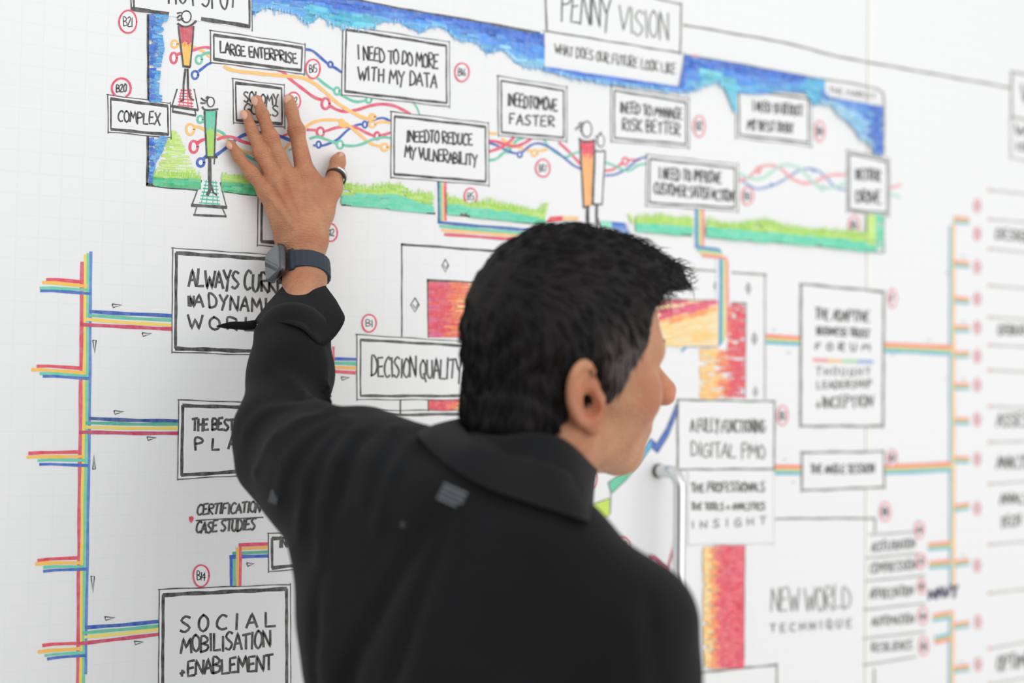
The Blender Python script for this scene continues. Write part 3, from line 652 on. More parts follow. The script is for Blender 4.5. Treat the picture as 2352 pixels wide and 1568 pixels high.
# --- small arrow marks
def arrows(lst):
    for x, y, d, w in lst:
        k = Ink(5)
        if d == 'r': p = [(x, y - 4), (x + 2, y + 4), (x + w, y - 2), (x, y - 4)]
        elif d == 'd': p = [(x - 4, y), (x + 4, y), (x + 1, y + w), (x - 4, y)]
        else: p = [(x - 2, y + w), (x + 4, y + w), (x + 1, y), (x - 2, y + w)]
        k.line(p, 2.6, INK, .2, step=30); k.done('arrow_mark', mural)
arrows([(258, 702, 'r', 22), (327, 768, 'r', 21), (217, 781, 'd', 30), (262, 947, 'r', 22), (338, 1007, 'r', 21), (215, 1044, 'u', 33), (213, 1323, 'd', 38), (241, 1420, 'r', 23), (309, 1476, 'r', 20), (567, 1296, 'r', 17), (784, 869, 'r', 19)])
k = Ink(4)
for x, y in ((1778, 757), (1812, 810), (1803, 1054), (1822, 1107), (2133, 780), (2050, 815), (2213, 587), (2213, 738), (2213, 870), (2213, 1275), (2208, 1520), (2175, 628), (2176, 870)): k.line([(x - 4, y), (x + 4, y)], 4, (196, 200, 204), .2)
k.done('arrow_mark', mural)

# --- number badges
for a in [(294, 50, 20, 26, 'B21'), (719, 158, 16, 22, 'B15'), (674, 232, 16, 20, 'B22'), (1061, 166, 16, 21, 'B16'), (1081, 451, 14, 19, 'B5'), (1247, 386, 16, 20, 'B17'),
          (766 - 7, 534, 16, 20, 'B12'), (848, 742, 16, 20, 'B1'), (462, 1322, 18, 25, 'B14'), (1430, 1252, 16, 18, 'B3'), (1357, 1100, 14, 20, '')]:
    badge(*a)
badge(279, 202, 22, 22, 'B20', a0=-62, a1=232, w=4.5, fill=False)
LR = (232, 128, 140)
for a in [(1595, 156, 16, 29, '1'), (1606, 290, 13, 24, 'B2'), (1883, 301, 11, 23, 'B4'), (1717, 450, 13, 20, 'B3'), (1962, 518, 12, 22, 'B5'), (2050, 685, 9, 21, 'F'), (1797, 954, 12, 22, 'BS'),
          (2050, 1052, 10, 19, 'B7'), (2033, 1175, 12, 21, 'B8'), (2112, 1216, 10, 19, 'A1'), (2115, 1288, 10, 17, 'A2'), (2117, 1346, 8, 17, 'A3'), (2120, 1414, 10, 19, 'A4'), (2122, 1483, 10, 21, 'A5')]:
    badge(*a, w=4, col=LR if a[0] > 1600 else (236, 100, 120), tw=3, tc=(96, 92, 92))
for y in (472, 537, 613, 686, 752, 818, 884, 963, 1054, 1167, 1298, 1428, 1525):
    badge(2245 if y < 1400 else 2247, y, 6.5, 14, 'I', w=4.5, col=(228, 150, 158), tw=4, tc=(190, 120, 126))

# --- braided lines with their loops
def braid(col, w, pts, loops=(), lw=None):
    k = Ink(3 + random.random() * 1.5)
    if pts: k.line(pts, w, col, .35, smooth=True)
    for (x, y, rx, ry) in loops:
        k.poly([(x + rx * math.cos(a), y + ry * math.sin(a)) for a in np.linspace(0, 6.283, 14)[:-1]], WHITE, 1)
        k.ring(x, y, rx, ry, lw or w * .9, col)
    k.done('braided_line', mural)
R_, O_, G_, B_ = (228, 82, 110), (252, 196, 110), (98, 200, 168), (34, 88, 184)
braid(B_, 6, [(701, 113), (718, 117), (740, 135), (757, 149), (770, 156), (787, 168)], [(759, 148, 5, 6)])
braid(R_, 6, [(408, 125), (425, 119), (440, 116), (465, 109), (486, 110)], [(399, 133, 7, 12)])
braid(O_, 6, [(412, 102), (425, 103), (442, 106), (465, 117), (485, 132)], [(401, 101, 7, 8)])
braid(G_, 6, [(462, 129), (470, 123), (485, 120)], [(457, 137, 7, 9)])
braid(B_, 6, [(457, 163), (466, 156), (475, 149), (485, 144)], [(448, 172, 7, 9)])
braid(O_, 8, [(515, 153), (530, 160), (560, 165), (640, 173), (690, 178), (720, 190), (745, 210), (770, 232), (795, 250), (830, 268), (850, 274)], [(856, 268, 6, 5)])
braid(R_, 7, [(637, 160), (652, 167), (665, 180), (690, 200), (720, 222), (742, 230)], [(748, 238, 9, 12)])
braid(R_, 7, [(760, 244), (775, 252), (795, 256), (820, 252), (850, 243), (880, 239), (905, 243), (925, 252), (942, 262)])
braid(G_, 6, [(700, 168), (727, 178), (745, 192), (765, 206), (790, 221), (815, 233), (835, 232), (850, 226), (868, 221)], [(774, 209, 6, 8), (847, 229, 6, 7)])
braid(G_, 4, [(948, 234), (958, 247), (964, 263)])
braid(G_, 6, [(466, 279), (474, 276)], [(460, 274, 6, 8)])
braid(O_, 6.5, [(447, 291), (458, 292), (471, 298)], [(437, 297, 9, 12)])
braid(R_, 7, [(452, 330), (462, 323), (473, 319)], [(445, 337, 9, 13)])
braid(B_, 7, [(466, 366), (472, 360), (478, 354)], [(461, 373, 8, 9)])
braid(R_, 7, [(499, 320), (515, 315), (535, 315), (555, 324), (575, 330), (600, 332)])
braid(G_, 6, [(499, 299), (512, 306), (522, 318), (535, 332), (560, 352), (578, 364), (605, 372)])
braid(O_, 6, [(498, 308), (512, 315), (528, 324), (548, 340), (565, 348), (585, 353)])
braid(B_, 7.5, [(493, 358), (515, 343), (540, 322), (560, 310), (590, 304), (640, 312), (668, 322)])
braid(R_, 5, [(640, 318), (655, 310), (680, 304)]); braid(O_, 6, [(650, 345), (665, 330), (690, 305), (704, 290)]); braid(G_, 4, [(664, 345), (680, 336)])
braid(O_, 7, [(700, 293), (720, 281), (745, 275), (780, 277), (800, 287), (825, 308), (845, 325), (865, 334), (899, 339)], [(883, 338, 7, 8)])
k = Ink(5); k.poly([(778, 276), (786, 271), (792, 278), (800, 290), (790, 294), (779, 290)], O_); k.done('braided_line', mural)
braid(R_, 6.5, [(705, 298), (725, 299), (745, 301), (770, 294), (790, 291), (815, 292), (840, 304), (862, 312), (880, 310), (900, 304)], [(736, 303, 8, 10), (866, 312, 6, 8)])
braid(G_, 6, [(712, 318), (730, 314), (755, 322), (780, 331), (805, 335), (830, 331), (855, 321), (880, 315), (900, 317)], [(781, 332, 7, 9)])
braid(O_, 6, [(850, 276), (858, 287), (875, 280), (900, 282)], [(855, 286, 7, 6)])
braid(B_, 5.5, [(720, 333), (732, 335), (750, 332), (775, 320), (797, 300), (820, 287), (838, 284), (860, 275), (880, 271), (900, 279)], [(732, 332, 5, 7), (838, 286, 5, 7)])
braid(R_, 7, [(1123, 324), (1140, 325), (1160, 331), (1180, 336), (1200, 331), (1221, 318)]); braid(R_, 7, [(1124, 348), (1145, 341), (1165, 330), (1180, 316)])
braid(G_, 6, [(1124, 368), (1140, 365), (1155, 352), (1170, 342), (1188, 322), (1202, 317)], [(1167, 345, 5, 5)])
braid(O_, 6, [(1124, 306), (1141, 307)]); braid(O_, 6, [(1152, 318), (1168, 328), (1190, 337), (1212, 345), (1232, 347), (1258, 342)], [(1228, 351, 6, 7)])
braid((40, 90, 184), 5, [(1123, 328), (1140, 333), (1160, 344), (1180, 351), (1198, 350), (1212, 339), (1225, 331), (1240, 329), (1256, 335), (1275, 346), (1300, 365), (1318, 380), (1337, 389)], [(1194, 355, 5, 6)])
braid(G_, 5, [(1250, 322), (1262, 338), (1280, 352), (1300, 361), (1318, 352), (1334, 348)]); braid(R_, 6, [(1283, 327), (1300, 341), (1318, 360), (1334, 378)])
braid((232, 90, 104), 5.5, [(1390, 392), (1408, 389), (1425, 378), (1440, 368), (1462, 367), (1470, 366)], [(1436, 370, 6, 8)])
braid(G_, 5, [(1390, 372), (1410, 380), (1432, 390), (1447, 391), (1465, 380), (1486, 376)]); braid((44, 104, 186), 5, [(1391, 403), (1412, 401), (1435, 390), (1455, 375), (1468, 365), (1486, 360)])
braid((180, 222, 204), 6.5, [(1696, 398), (1715, 406), (1735, 411), (1750, 409), (1770, 397), (1790, 383), (1808, 378), (1830, 383), (1845, 393), (1862, 412), (1885, 430), (1915, 430), (1946, 420)], [(1888, 431, 5, 5)])
braid((240, 158, 160), 6.5, [(1697, 414), (1718, 408), (1738, 390), (1755, 381), (1775, 380), (1795, 388), (1812, 404), (1832, 416), (1852, 421), (1875, 416), (1900, 404), (1925, 401), (1946, 402)], [(1742, 390, 4, 7)])
braid((150, 170, 212), 6, [(1697, 412), (1712, 420), (1735, 433), (1755, 431), (1780, 424), (1805, 410), (1835, 392), (1860, 387), (1880, 393), (1902, 412), (1920, 430), (1946, 437)], [(1772, 425, 2.5, 3), (1869, 391, 2.5, 3)])
braid((240, 160, 164), 6, [(2046, 431), (2058, 428), (2070, 424)]); braid((176, 224, 208), 6, [(2046, 446), (2058, 449), (2068, 452)])

# --- drawn figures
def figure(label, head, hair, shoulder, body, cut, c1, c2, foot, legs, extra=None, mat_=None, lw=3.2):
    e = bpy.data.objects.new('drawn_figure', None); C.objects.link(e); e.parent = mural; e['label'] = label
    k = Ink(6)
    k.poly(body, WHITE, 1)
    (a, b_, c_, d) = body                     # TL TR BR BL
    if c1:
        t = cut; l = lerp2(a, d, t); r = lerp2(b_, c_, t)
        k.poly([a, l, r, b_][::-1], c1); k.poly([l, d, c_, r][::-1], c2)
        for i in range(7): 
            u = i / 6; k.line([lerp2(a, b_, .1 + .8 * u), lerp2(l, r, .1 + .8 * u)], 2.4, mixc(c1, (255, 255, 255), .12 * random.random()), .2)
            k.line([(lerp2(l, r, .1 + .8 * u)[0], lerp2(l, r, .1 + .8 * u)[1] - random.uniform(2, 12)), lerp2(d, c_, .1 + .8 * u)], 2.4, mixc(c2, (255, 240, 200), .2 * random.random()), .2)
    k.line([a, d], lw + .8, INK, .3); k.line([b_, c_], lw + .8, INK, .3); k.line(foot, lw + 2, INK, .3)
    k.line(shoulder, lw + 1.5, INK, .3, smooth=True)
    k.done('body', e)
    k = Ink(8); x, y, rx, ry = head
    k.poly([(x + rx * math.cos(t), y + ry * math.sin(t)) for t in np.linspace(0, 6.283, 16)[:-1]], WHITE, 1)
    k.ring(x, y, rx, ry, lw, INK)
    for h in hair: k.line(h, lw + .6, INK, .3, smooth=True)
    k.done('head', e)
    k = Ink(6.5)
    for l, w in legs: k.line(l, w, INK, .3)
    k.done('legs', e)
    if mat_:
        k = Ink(5.5)
        poly, outl, hc, rows = mat_
        k.poly(poly, WHITE, 1)
        for i in range(rows):
            t = (i + .5) / rows; l = lerp2(poly[0], poly[3], t); r = lerp2(poly[1], poly[2], t)
            k.line([lerp2(l, r, .18), lerp2(l, r, .82)], 3.2, hc, .5)
        for u in (.25, .4, .6, .75): k.line([lerp2(poly[0], poly[1], u), lerp2(poly[3], poly[2], u)], 2, hc, .4)
        for l, w in outl: k.line(l, w, INK, .4)
        k.done('mat', e)
figure('drawn person with a red and yellow body', (428, 38, 11, 13), [[(419, 30), (414, 29), (407, 31)], [(417, 36), (412, 36), (407, 41)], [(421, 42), (413, 46), (408, 45)]],
       [(408, 54), (418, 60), (430, 61), (442, 56), (451, 48)], [(410, 60), (445, 60), (437, 153), (421, 153)], .5, (204, 70, 88), (250, 192, 80), [(420, 152), (437, 154)],
       [([(426, 158), (422, 195), (421, 230), (415, 232)], 4.5), ([(431, 158), (432, 200), (436, 224), (445, 230)], 4.5)],
       mat_=([(408, 204), (446, 204), (455, 250), (397, 242)], [([(407, 204), (396, 240)], 3), ([(446, 204), (455, 253)], 3), ([(393, 243), (455, 253)], 6), ([(396, 256), (450, 265)], 5), ([(398, 246), (396, 256)], 2.5), ([(448, 253), (450, 264)], 2.5)], (228, 60, 84), 6))
figure('drawn person with a green and lime body', (484, 234, 8, 11), [[(480, 224), (476, 222), (474, 226)], [(476, 232), (468, 230), (462, 225)], [(472, 236), (466, 237), (461, 236)]],
       [(465, 245), (470, 252), (485, 253), (501, 250)], [(470, 255), (497, 255), (492, 360), (475, 360)], .46, (84, 200, 164), (156, 214, 72), [(474, 361), (499, 361)],
       [([(482, 364), (482, 436), (476, 448)], 8), ([(485, 425), (490, 442), (498, 448)], 4), ([(493, 364), (492, 377)], 3)],
       mat_=([(464, 412), (506, 416), (520, 474), (442, 468)], [([(463, 414), (441, 470)], 3), ([(506, 419), (520, 475)], 3), ([(440, 471), (521, 476)], 7), ([(445, 493), (520, 497)], 5), ([(452, 475), (447, 492)], 2.5), ([(511, 478), (519, 496)], 2.5)], (64, 190, 158), 7))
figure('drawn person with a red and orange body', (1348, 297, 11, 18), [[(1342, 284), (1334, 282), (1330, 286)], [(1336, 290), (1328, 292), (1322, 298)], [(1338, 298), (1332, 300)]],
       [(1330, 318), (1338, 324), (1352, 326), (1366, 321)], [(1332, 322), (1366, 322), (1360, 471), (1341, 474)], .28, (232, 74, 96), (248, 176, 104), [(1339, 476), (1354, 474)],
       [([(1350, 476), (1350, 530)], 8)], mat_=None)
figure('drawn person with a white body', (1380, 323, 8, 14), [[(1376, 308), (1382, 304)], [(1372, 313), (1368, 314)]], [(1366, 344), (1376, 348), (1390, 346)], [(1367, 349), (1390, 349), (1383, 467), (1363, 467)], .5, None, None,
       [(1363, 469), (1384, 469)], [([(1371, 472), (1370, 530)], 6), ([(1372, 500), (1382, 530)], 5)], lw=2.6)
k = Ink(2.8)
for i in range(8): k.line([(1256 + i, 510 - i * 1.5), (1294, 506 - i * 1.3)], 3.5, (232, 68, 88), .3); k.line([(1292, 506 - i * 1.2), (1328, 506 - i)], 3, (246, 196, 130), .3)
for i in range(8): k.line([(1381, 508 + i * 2.2), (1405, 510 + i * 2.2)], 4, (150, 222, 200), .3); k.line([(1404 + i, 511 + i * 4), (1436 + i * 1.5, 514 + i * 4)], 5, mixc((60, 110, 200), (170, 190, 225), i / 8), .3)
for a, b_ in (((1256, 510), (1240, 540)), ((1440, 512), (1454, 550))): k.line([a, b_], 2.5, (200, 200, 200), .2)
k.done('drawn_mat', mural)
# --- zigzag arrows and the lime patch beside the neck
k = Ink(4)
k.poly([(1397, 1108), (1432, 1082), (1467, 1047), (1474, 1056), (1440, 1100), (1406, 1132)][::-1], (96, 200, 158))
k.poly([(1467, 1047), (1494, 1006), (1500, 1024), (1474, 1056)][::-1], (76, 180, 220)); k.poly([(1494, 1006), (1509, 1018), (1514, 1037), (1508, 1040), (1496, 1026)][::-1], (50, 90, 182))
k.poly([(1509, 1018), (1530, 985), (1555, 924), (1556, 946), (1536, 1000), (1512, 1039)][::-1], (52, 96, 186))
for l in ([(1397, 1108), (1432, 1082), (1467, 1047), (1494, 1006), (1509, 1018), (1530, 985), (1554, 926)], [(1406, 1132), (1440, 1100), (1474, 1056), (1496, 1028), (1511, 1040), (1534, 1002), (1556, 948)], [(1397, 1108), (1403, 1132), (1402, 1178)]): k.line(l, 2.2, (70, 90, 96), .3)
k.done('zigzag_arrow', mural, 'zigzag band fading from green to blue under the chin')
k = Ink(4)
k.poly([(1355, 1160), (1401, 1144), (1401, 1180), (1376, 1200)][::-1], (200, 230, 80)); k.line([(1350, 1161), (1401, 1144)], 2.2, GREY, .3); k.line([(1401, 1144), (1401, 1181), (1376, 1200)], 2.2, (140, 150, 120), .3)
k.done('lime_patch', mural)
k = Ink(4)
k.line([(1490, 1284), (1503, 1281), (1531, 1312)], 12, (210, 64, 104), .3); k.line([(1531, 1312), (1545, 1262), (1554, 1222)], 6, (196, 72, 100), .3, taper=.6)
k.line([(1489, 1294), (1492, 1271), (1503, 1275), (1531, 1303)], 2, (110, 60, 70), .3); k.line([(1531, 1320), (1545, 1272), (1554, 1222)], 2, (110, 60, 70), .3)
k.done('zigzag_arrow', mural, 'thin red zigzag band beside the shoulder')
# ------------------------------------------------------------------ implicit surfaces: the figure is grown from them
def rc(p, a, b, r1, r2):
    ba = b - a; L = float(ba @ ba) + 1e-12
    q = [p[i] - a[i] for i in range(3)]
    t = np.clip((q[0] * ba[0] + q[1] * ba[1] + q[2] * ba[2]) / L, 0, 1)
    return np.sqrt(sum((q[i] - t * ba[i]) ** 2 for i in range(3))) - (r1 + (r2 - r1) * t)
def el(p, c, r, R=None):
    q = [p[i] - c[i] for i in range(3)]
    if R is not None: q = [q[0] * R[0][i] + q[1] * R[1][i] + q[2] * R[2][i] for i in range(3)]
    k0 = np.sqrt(sum((q[i] / r[i]) ** 2 for i in range(3))); k1 = np.sqrt(sum((q[i] / r[i] ** 2) ** 2 for i in range(3)))
    return k0 * (k0 - 1) / (k1 + 1e-9)
def su(a, b, k):
    h = np.maximum(k - np.abs(a - b), 0) / k
    return np.minimum(a, b) - h * h * k * .25
def ss(a, b, k): return -su(-a, b, k)            # a minus b
def surf(fn, lo, hi, h):
    """surface nets over fn(p) < 0"""
    lo = np.array(lo, float); hi = np.array(hi, float)
    n = np.ceil((hi - lo) / h).astype(int) + 1
    ax = [(lo[i] + h * np.arange(n[i])).astype(np.float32) for i in range(3)]
    g = np.meshgrid(*ax, indexing='ij')
    F = fn(g).astype(np.float32)
    s = F < 0
    cs = np.zeros(tuple(n - 1), np.int8)
    for i in (0, 1):
        for j in (0, 1):
            for k in (0, 1): cs += s[i:n[0] - 1 + i, j:n[1] - 1 + j, k:n[2] - 1 + k]
    act = (cs > 0) & (cs < 8)
    idx = np.full(act.shape, -1, np.int64); cells = np.argwhere(act); idx[act] = np.arange(len(cells))
    acc = np.zeros((len(cells), 3)); cnt = np.zeros(len(cells))
    ci, cj, ck = cells.T
    for d in range(3):
        for u in (0, 1):
            for v in (0, 1):
                o = [0, 0, 0]; a1, a2 = [q for q in range(3) if q != d]; o[a1] = u; o[a2] = v
                e = o.copy(); e[d] = 1
                f0 = F[ci + o[0], cj + o[1], ck + o[2]]; f1 = F[ci + e[0], cj + e[1], ck + e[2]]
                mm = (f0 < 0) != (f1 < 0)
                t = np.where(mm, f0 / (f0 - f1 + 1e-20), 0)
                pos = np.tile(np.array(o, float), (len(cells), 1)); pos[:, d] = t
                acc[mm] += pos[mm]; cnt[mm] += 1
    V = lo + (cells + acc / cnt[:, None]) * h
    faces = []
    for d in range(3):
        a1, a2 = [(1, 2), (2, 0), (0, 1)][d]
        sl0 = [slice(None)] * 3; sl1 = [slice(None)] * 3; sl0[d] = slice(0, -1); sl1[d] = slice(1, None)
        s0, s1 = s[tuple(sl0)], s[tuple(sl1)]
        for inside_first in (True, False):
            E_ = np.argwhere((s0 & ~s1) if inside_first else (~s0 & s1))
            ok = (E_[:, a1] > 0) & (E_[:, a2] > 0) & (E_[:, a1] < n[a1] - 1) & (E_[:, a2] < n[a2] - 1)
            E_ = E_[ok]
            def at(o1, o2):
                q = E_.copy(); q[:, a1] += o1; q[:, a2] += o2
                return idx[q[:, 0], q[:, 1], q[:, 2]]
            quad = np.stack([at(-1, -1), at(0, -1), at(0, 0), at(-1, 0)], 1)
            if not inside_first: quad = quad[:, ::-1]
            faces.append(quad)
    Fc = np.concatenate(faces)
    return V, Fc[(Fc >= 0).all(1)]
def relax(V, Fc, n=2, lam=.5):
    e = np.concatenate([Fc[:, [0, 1]], Fc[:, [1, 2]], Fc[:, [2, 3]], Fc[:, [3, 0]]])
    deg = np.bincount(e.ravel(), minlength=len(V)).astype(float); deg[deg == 0] = 1
    for _ in range(n):
        S = np.zeros_like(V)
        for c in range(3): S[:, c] = np.bincount(e[:, 0], V[e[:, 1], c], len(V)) + np.bincount(e[:, 1], V[e[:, 0], c], len(V))
        V = V + lam * (S / deg[:, None] - V)
    return V
def fast_mesh(name, V, Fc, mat, parent=None):
    me = bpy.data.meshes.new(name)
    me.vertices.add(len(V)); me.vertices.foreach_set('co', np.asarray(V, np.float32).ravel())
    me.loops.add(Fc.size); me.loops.foreach_set('vertex_index', Fc.astype(np.int32).ravel())
    me.polygons.add(len(Fc)); me.polygons.foreach_set('loop_start', np.arange(0, Fc.size, 4, dtype=np.int32))
    me.polygons.foreach_set('loop_total', np.full(len(Fc), 4, np.int32))
    me.polygons.foreach_set('use_smooth', np.ones(len(Fc), bool))
    me.materials.append(mat); me.update(calc_edges=True); me.validate()
    o = bpy.data.objects.new(name, me); C.objects.link(o)
    if parent is not None: o.parent = parent
    return o

def cap(p, A, B):
    """tapered limb given by picture pixel, depth and radius in picture pixels"""
    a, b_ = P(*A[:3]), P(*B[:3])
    return rc(p, a, b_, A[3] * A[2] / FPX, B[3] * B[2] / FPX)

# ------------------------------------------------------------------ materials of the figure
def skin(name, c1, c2, scale, bump_scale, bstr):
    mt, nt, b = new_mat(name, c1, 0.48, 0.4)
    nz, mp = add_noise(nt, b, c1, c2, scale, 4)
    b.inputs['Subsurface Weight'].default_value = 0.12
    b.inputs['Subsurface Radius'].default_value = (0.012, 0.004, 0.002)
    b.inputs['Subsurface Scale'].default_value = 0.5
    n2 = nt.nodes.new('ShaderNodeTexNoise'); n2.inputs['Scale'].default_value = bump_scale; n2.inputs['Detail'].default_value = 6
    mp2 = nt.nodes.new('ShaderNodeMapping'); mp2.inputs['Scale'].default_value = (.7, 1, 3.4)
    tc = nt.nodes.new('ShaderNodeTexCoord'); nt.links.new(tc.outputs['Object'], mp2.inputs[0]); nt.links.new(mp2.outputs[0], n2.inputs['Vector'])
    add_bump(nt, b, n2.outputs['Fac'], bstr, 0.0020)
    return mt
skin_m = skin('skin', (204, 152, 116), (184, 126, 94), 28, 240, 1.0)
hair_m, nt, hb = new_mat('dark_hair', (20, 18, 18), 0.6, 0.22)
add_noise(nt, hb, (13, 12, 12), (27, 23, 22), 40, 5, (1, 1, .35))
grey_hair_m = new_mat('greying_hair', (104, 96, 92), 0.55, 0.35)[0]
cloth_m, nt, b = new_mat('black_fabric', (20, 21, 23), 0.8, 0.16)
b.inputs['Sheen Weight'].default_value = 0.04; b.inputs['Sheen Roughness'].default_value = 0.6
nz, mp = add_noise(nt, b, (12, 12, 13), (17, 18, 20), 9, 3)
n2 = nt.nodes.new('ShaderNodeTexNoise'); n2.inputs['Scale'].default_value = 900
tc = nt.nodes.new('ShaderNodeTexCoord'); nt.links.new(tc.outputs['Object'], n2.inputs['Vector'])
add_bump(nt, b, n2.outputs['Fac'], 0.25, 0.0004)
nail_m = new_mat('fingernail', (214, 164, 140), 0.3, 0.5)[0]
lip_m = new_mat('lips', (178, 112, 100), 0.45)[0]
eye_w = new_mat('eye_white', (222, 214, 208), 0.2)[0]
eye_d = new_mat('iris', (52, 38, 30), 0.15)[0]

# ------------------------------------------------------------------ head frame
HY = math.radians(26)                             # the face turned away from the picture plane
PITCH = math.radians(-4)
lf0 = math.cos(HY) * RIGHT + math.sin(HY) * FWD; lf0 = nrm(lf0 - lf0[2] * np.array([0, 0, 1.0]))
ln = np.cross(lf0, np.array([0, 0, 1.0]))          # towards the near (his right) side
hf = math.cos(PITCH) * lf0 - math.sin(PITCH) * np.array([0, 0, 1.0]); hu = np.cross(ln, hf)
ROLL = math.radians(7)
hu2 = math.cos(ROLL) * hu + math.sin(ROLL) * ln; ln = math.cos(ROLL) * ln - math.sin(ROLL) * hu; hu = hu2
HO = P(1290, 897, 1.40)
HR = np.stack([hf, ln, hu], 1)                    # columns: forward, near side, up
def to_world(v): return HO + np.asarray(v) @ HR.T
def head_local(p):
    q = [p[i] - HO[i] for i in range(3)]
    return [q[0] * HR[0][c] + q[1] * HR[1][c] + q[2] * HR[2][c] for c in range(3)]
V3 = lambda *a: np.array(a, float)
def head_sdf(q):
    x, y, z = q; ya = np.abs(y); s = [x, ya, z]
    d = el(q, V3(-.006, 0, .052), (.086, .072, .090))
    d = su(d, el(q, V3(.043, 0, .060), (.056, .060, .062)), .03)
    d = su(d, el(q, V3(.044, 0, -.015), (.052, .055, .060)), .035)
    d = su(d, rc(s, V3(-.010, .047, -.042), V3(.060, .013, -.067), .018, .015), .03)
    d = su(d, el(q, V3(.066, 0, -.067), (.018, .021, .016)), .02)
    d = su(d, el(s, V3(.056, .045, -.004), (.024, .017, .018)), .03)          # cheekbone
    d = su(d, rc(s, V3(.092, .010, .041), V3(.080, .040, .041), .012, .010), .018)   # brow ridge
    d = ss(d, el(s, V3(.106, .030, .018), (.018, .020, .011)), .012)           # eye sockets
    d = su(d, rc(q, V3(.090, 0, .030), V3(.120, 0, -.006), .0070, .0115), .016)  # nose
    d = su(d, el(s, V3(.112, .011, -.012), (.012, .009, .0085)), .007)
    d = ss(d, el(s, V3(.115, .007, -.021), (.005, .003, .003)), .003)
    d = su(d, el(q, V3(.076, 0, -.038), (.020, .026, .017)), .015)            # muzzle
    d = su(d, el(q, V3(.0925, 0, -.0320), (.006, .019, .0048)), .006)
    d = su(d, el(q, V3(.0895, 0, -.0425), (.007, .017, .0055)), .006)
    d = ss(d, el(q, V3(.098, 0, -.0372), (.007, .021, .0012)), .004)
    d = su(d, rc(q, V3(-.030, 0, -.030), V3(-.050, 0, -.170), .052, .058), .03)   # neck
    d = su(d, rc(s, V3(-.032, .054, -.036), V3(.004, .028, -.150), .011, .012), .03)   # neck muscle
    return d
def ear_sdf(q, sg):
    x, y, z = q; y = y * sg
    ca, sa = math.cos(-.22), math.sin(-.22)
    # flap axes: u forward, v up, leaning back; w outwards
    X = x + .016; Z = z - .003; Yy = y - .074 - np.maximum(0, -(x + .012)) * .40
    u = X * ca - Z * sa; v = X * sa + Z * ca
    q2 = [u, Yy, v]
    d = el(q2, V3(-.002, 0, .003), (.0220, .0055, .0315))
    d = su(d, el(q2, V3(.004, 0, -.026), (.009, .006, .013)), .006)             # lobe
    a = np.sqrt((u / .0200) ** 2 + ((v - .006) / .0275) ** 2)
    rim = np.sqrt(((a - 1) * .022) ** 2 + (Yy - .004) ** 2) - .0042
    d = su(d, np.where(u < .015, rim, rim + .01), .004)                         # helix
    d = ss(d, el(q2, V3(.003, .0055, -.004), (.0105, .0095, .0125)), .004)        # concha
    d = ss(d, el(q2, V3(-.003, .0062, .014), (.0105, .0055, .0110)), .004)
    d = su(d, rc(q2, V3(-.011, .004, -.010), V3(-.007, .004, .012), .003, .003), .004)   # antihelix
    d = su(d, el(q2, V3(.0165, .001, -.006), (.005, .005, .007)), .004)           # tragus
    return d
def skin_head(p):
    q = head_local(p)
    d = head_sdf(q)
    for sg in (1, -1): d = su(d, ear_sdf(q, sg), .006)
    return d

# arm joints: picture pixel, depth
def Wd(px, py, off): return float((W(px, py, off) - CAM) @ FWD)
WR = (697, 590); wr_d = Wd(697, 590, .040)
EL_ = (640, 1010); el_d = 1.50
def arm_sdf(p):
    wr2 = (700, 640, Wd(700, 640, .053), 42)
    d = cap(p, (695, 565, Wd(695, 565, .036), 50), wr2)
    d = su(d, cap(p, wr2, (680, 800, 1.585, 50)), .02)
    d = su(d, cap(p, (680, 800, 1.585, 50), (640, 960, 1.50, 66)), .02)
    return d
def hp(px, py, off, r): return (px, py, Wd(px, py, off), r)
FING = {   # knuckle, middle joint, end joint, tip: pixel, distance from wall (m), radius (px)
 'index': [(700, 395, .027, 22), (681, 300, .021, 17), (670, 255, .014, 14.2), (664, 229, .0085, 12.6)],
 'middle': [(660, 405, .029, 20), (622, 318, .023, 16.6), (603, 262, .015, 13.6), (591, 230, .0085, 12)],
 'ring': [(632, 412, .026, 19), (600, 352, .021, 15.8), (578, 298, .014, 13), (566, 263, .008, 11.6)],
 'little': [(612, 440, .020, 18), (579, 399, .017, 14.5), (548, 360, .012, 12.2), (531, 331, .0075, 10.6)],
}
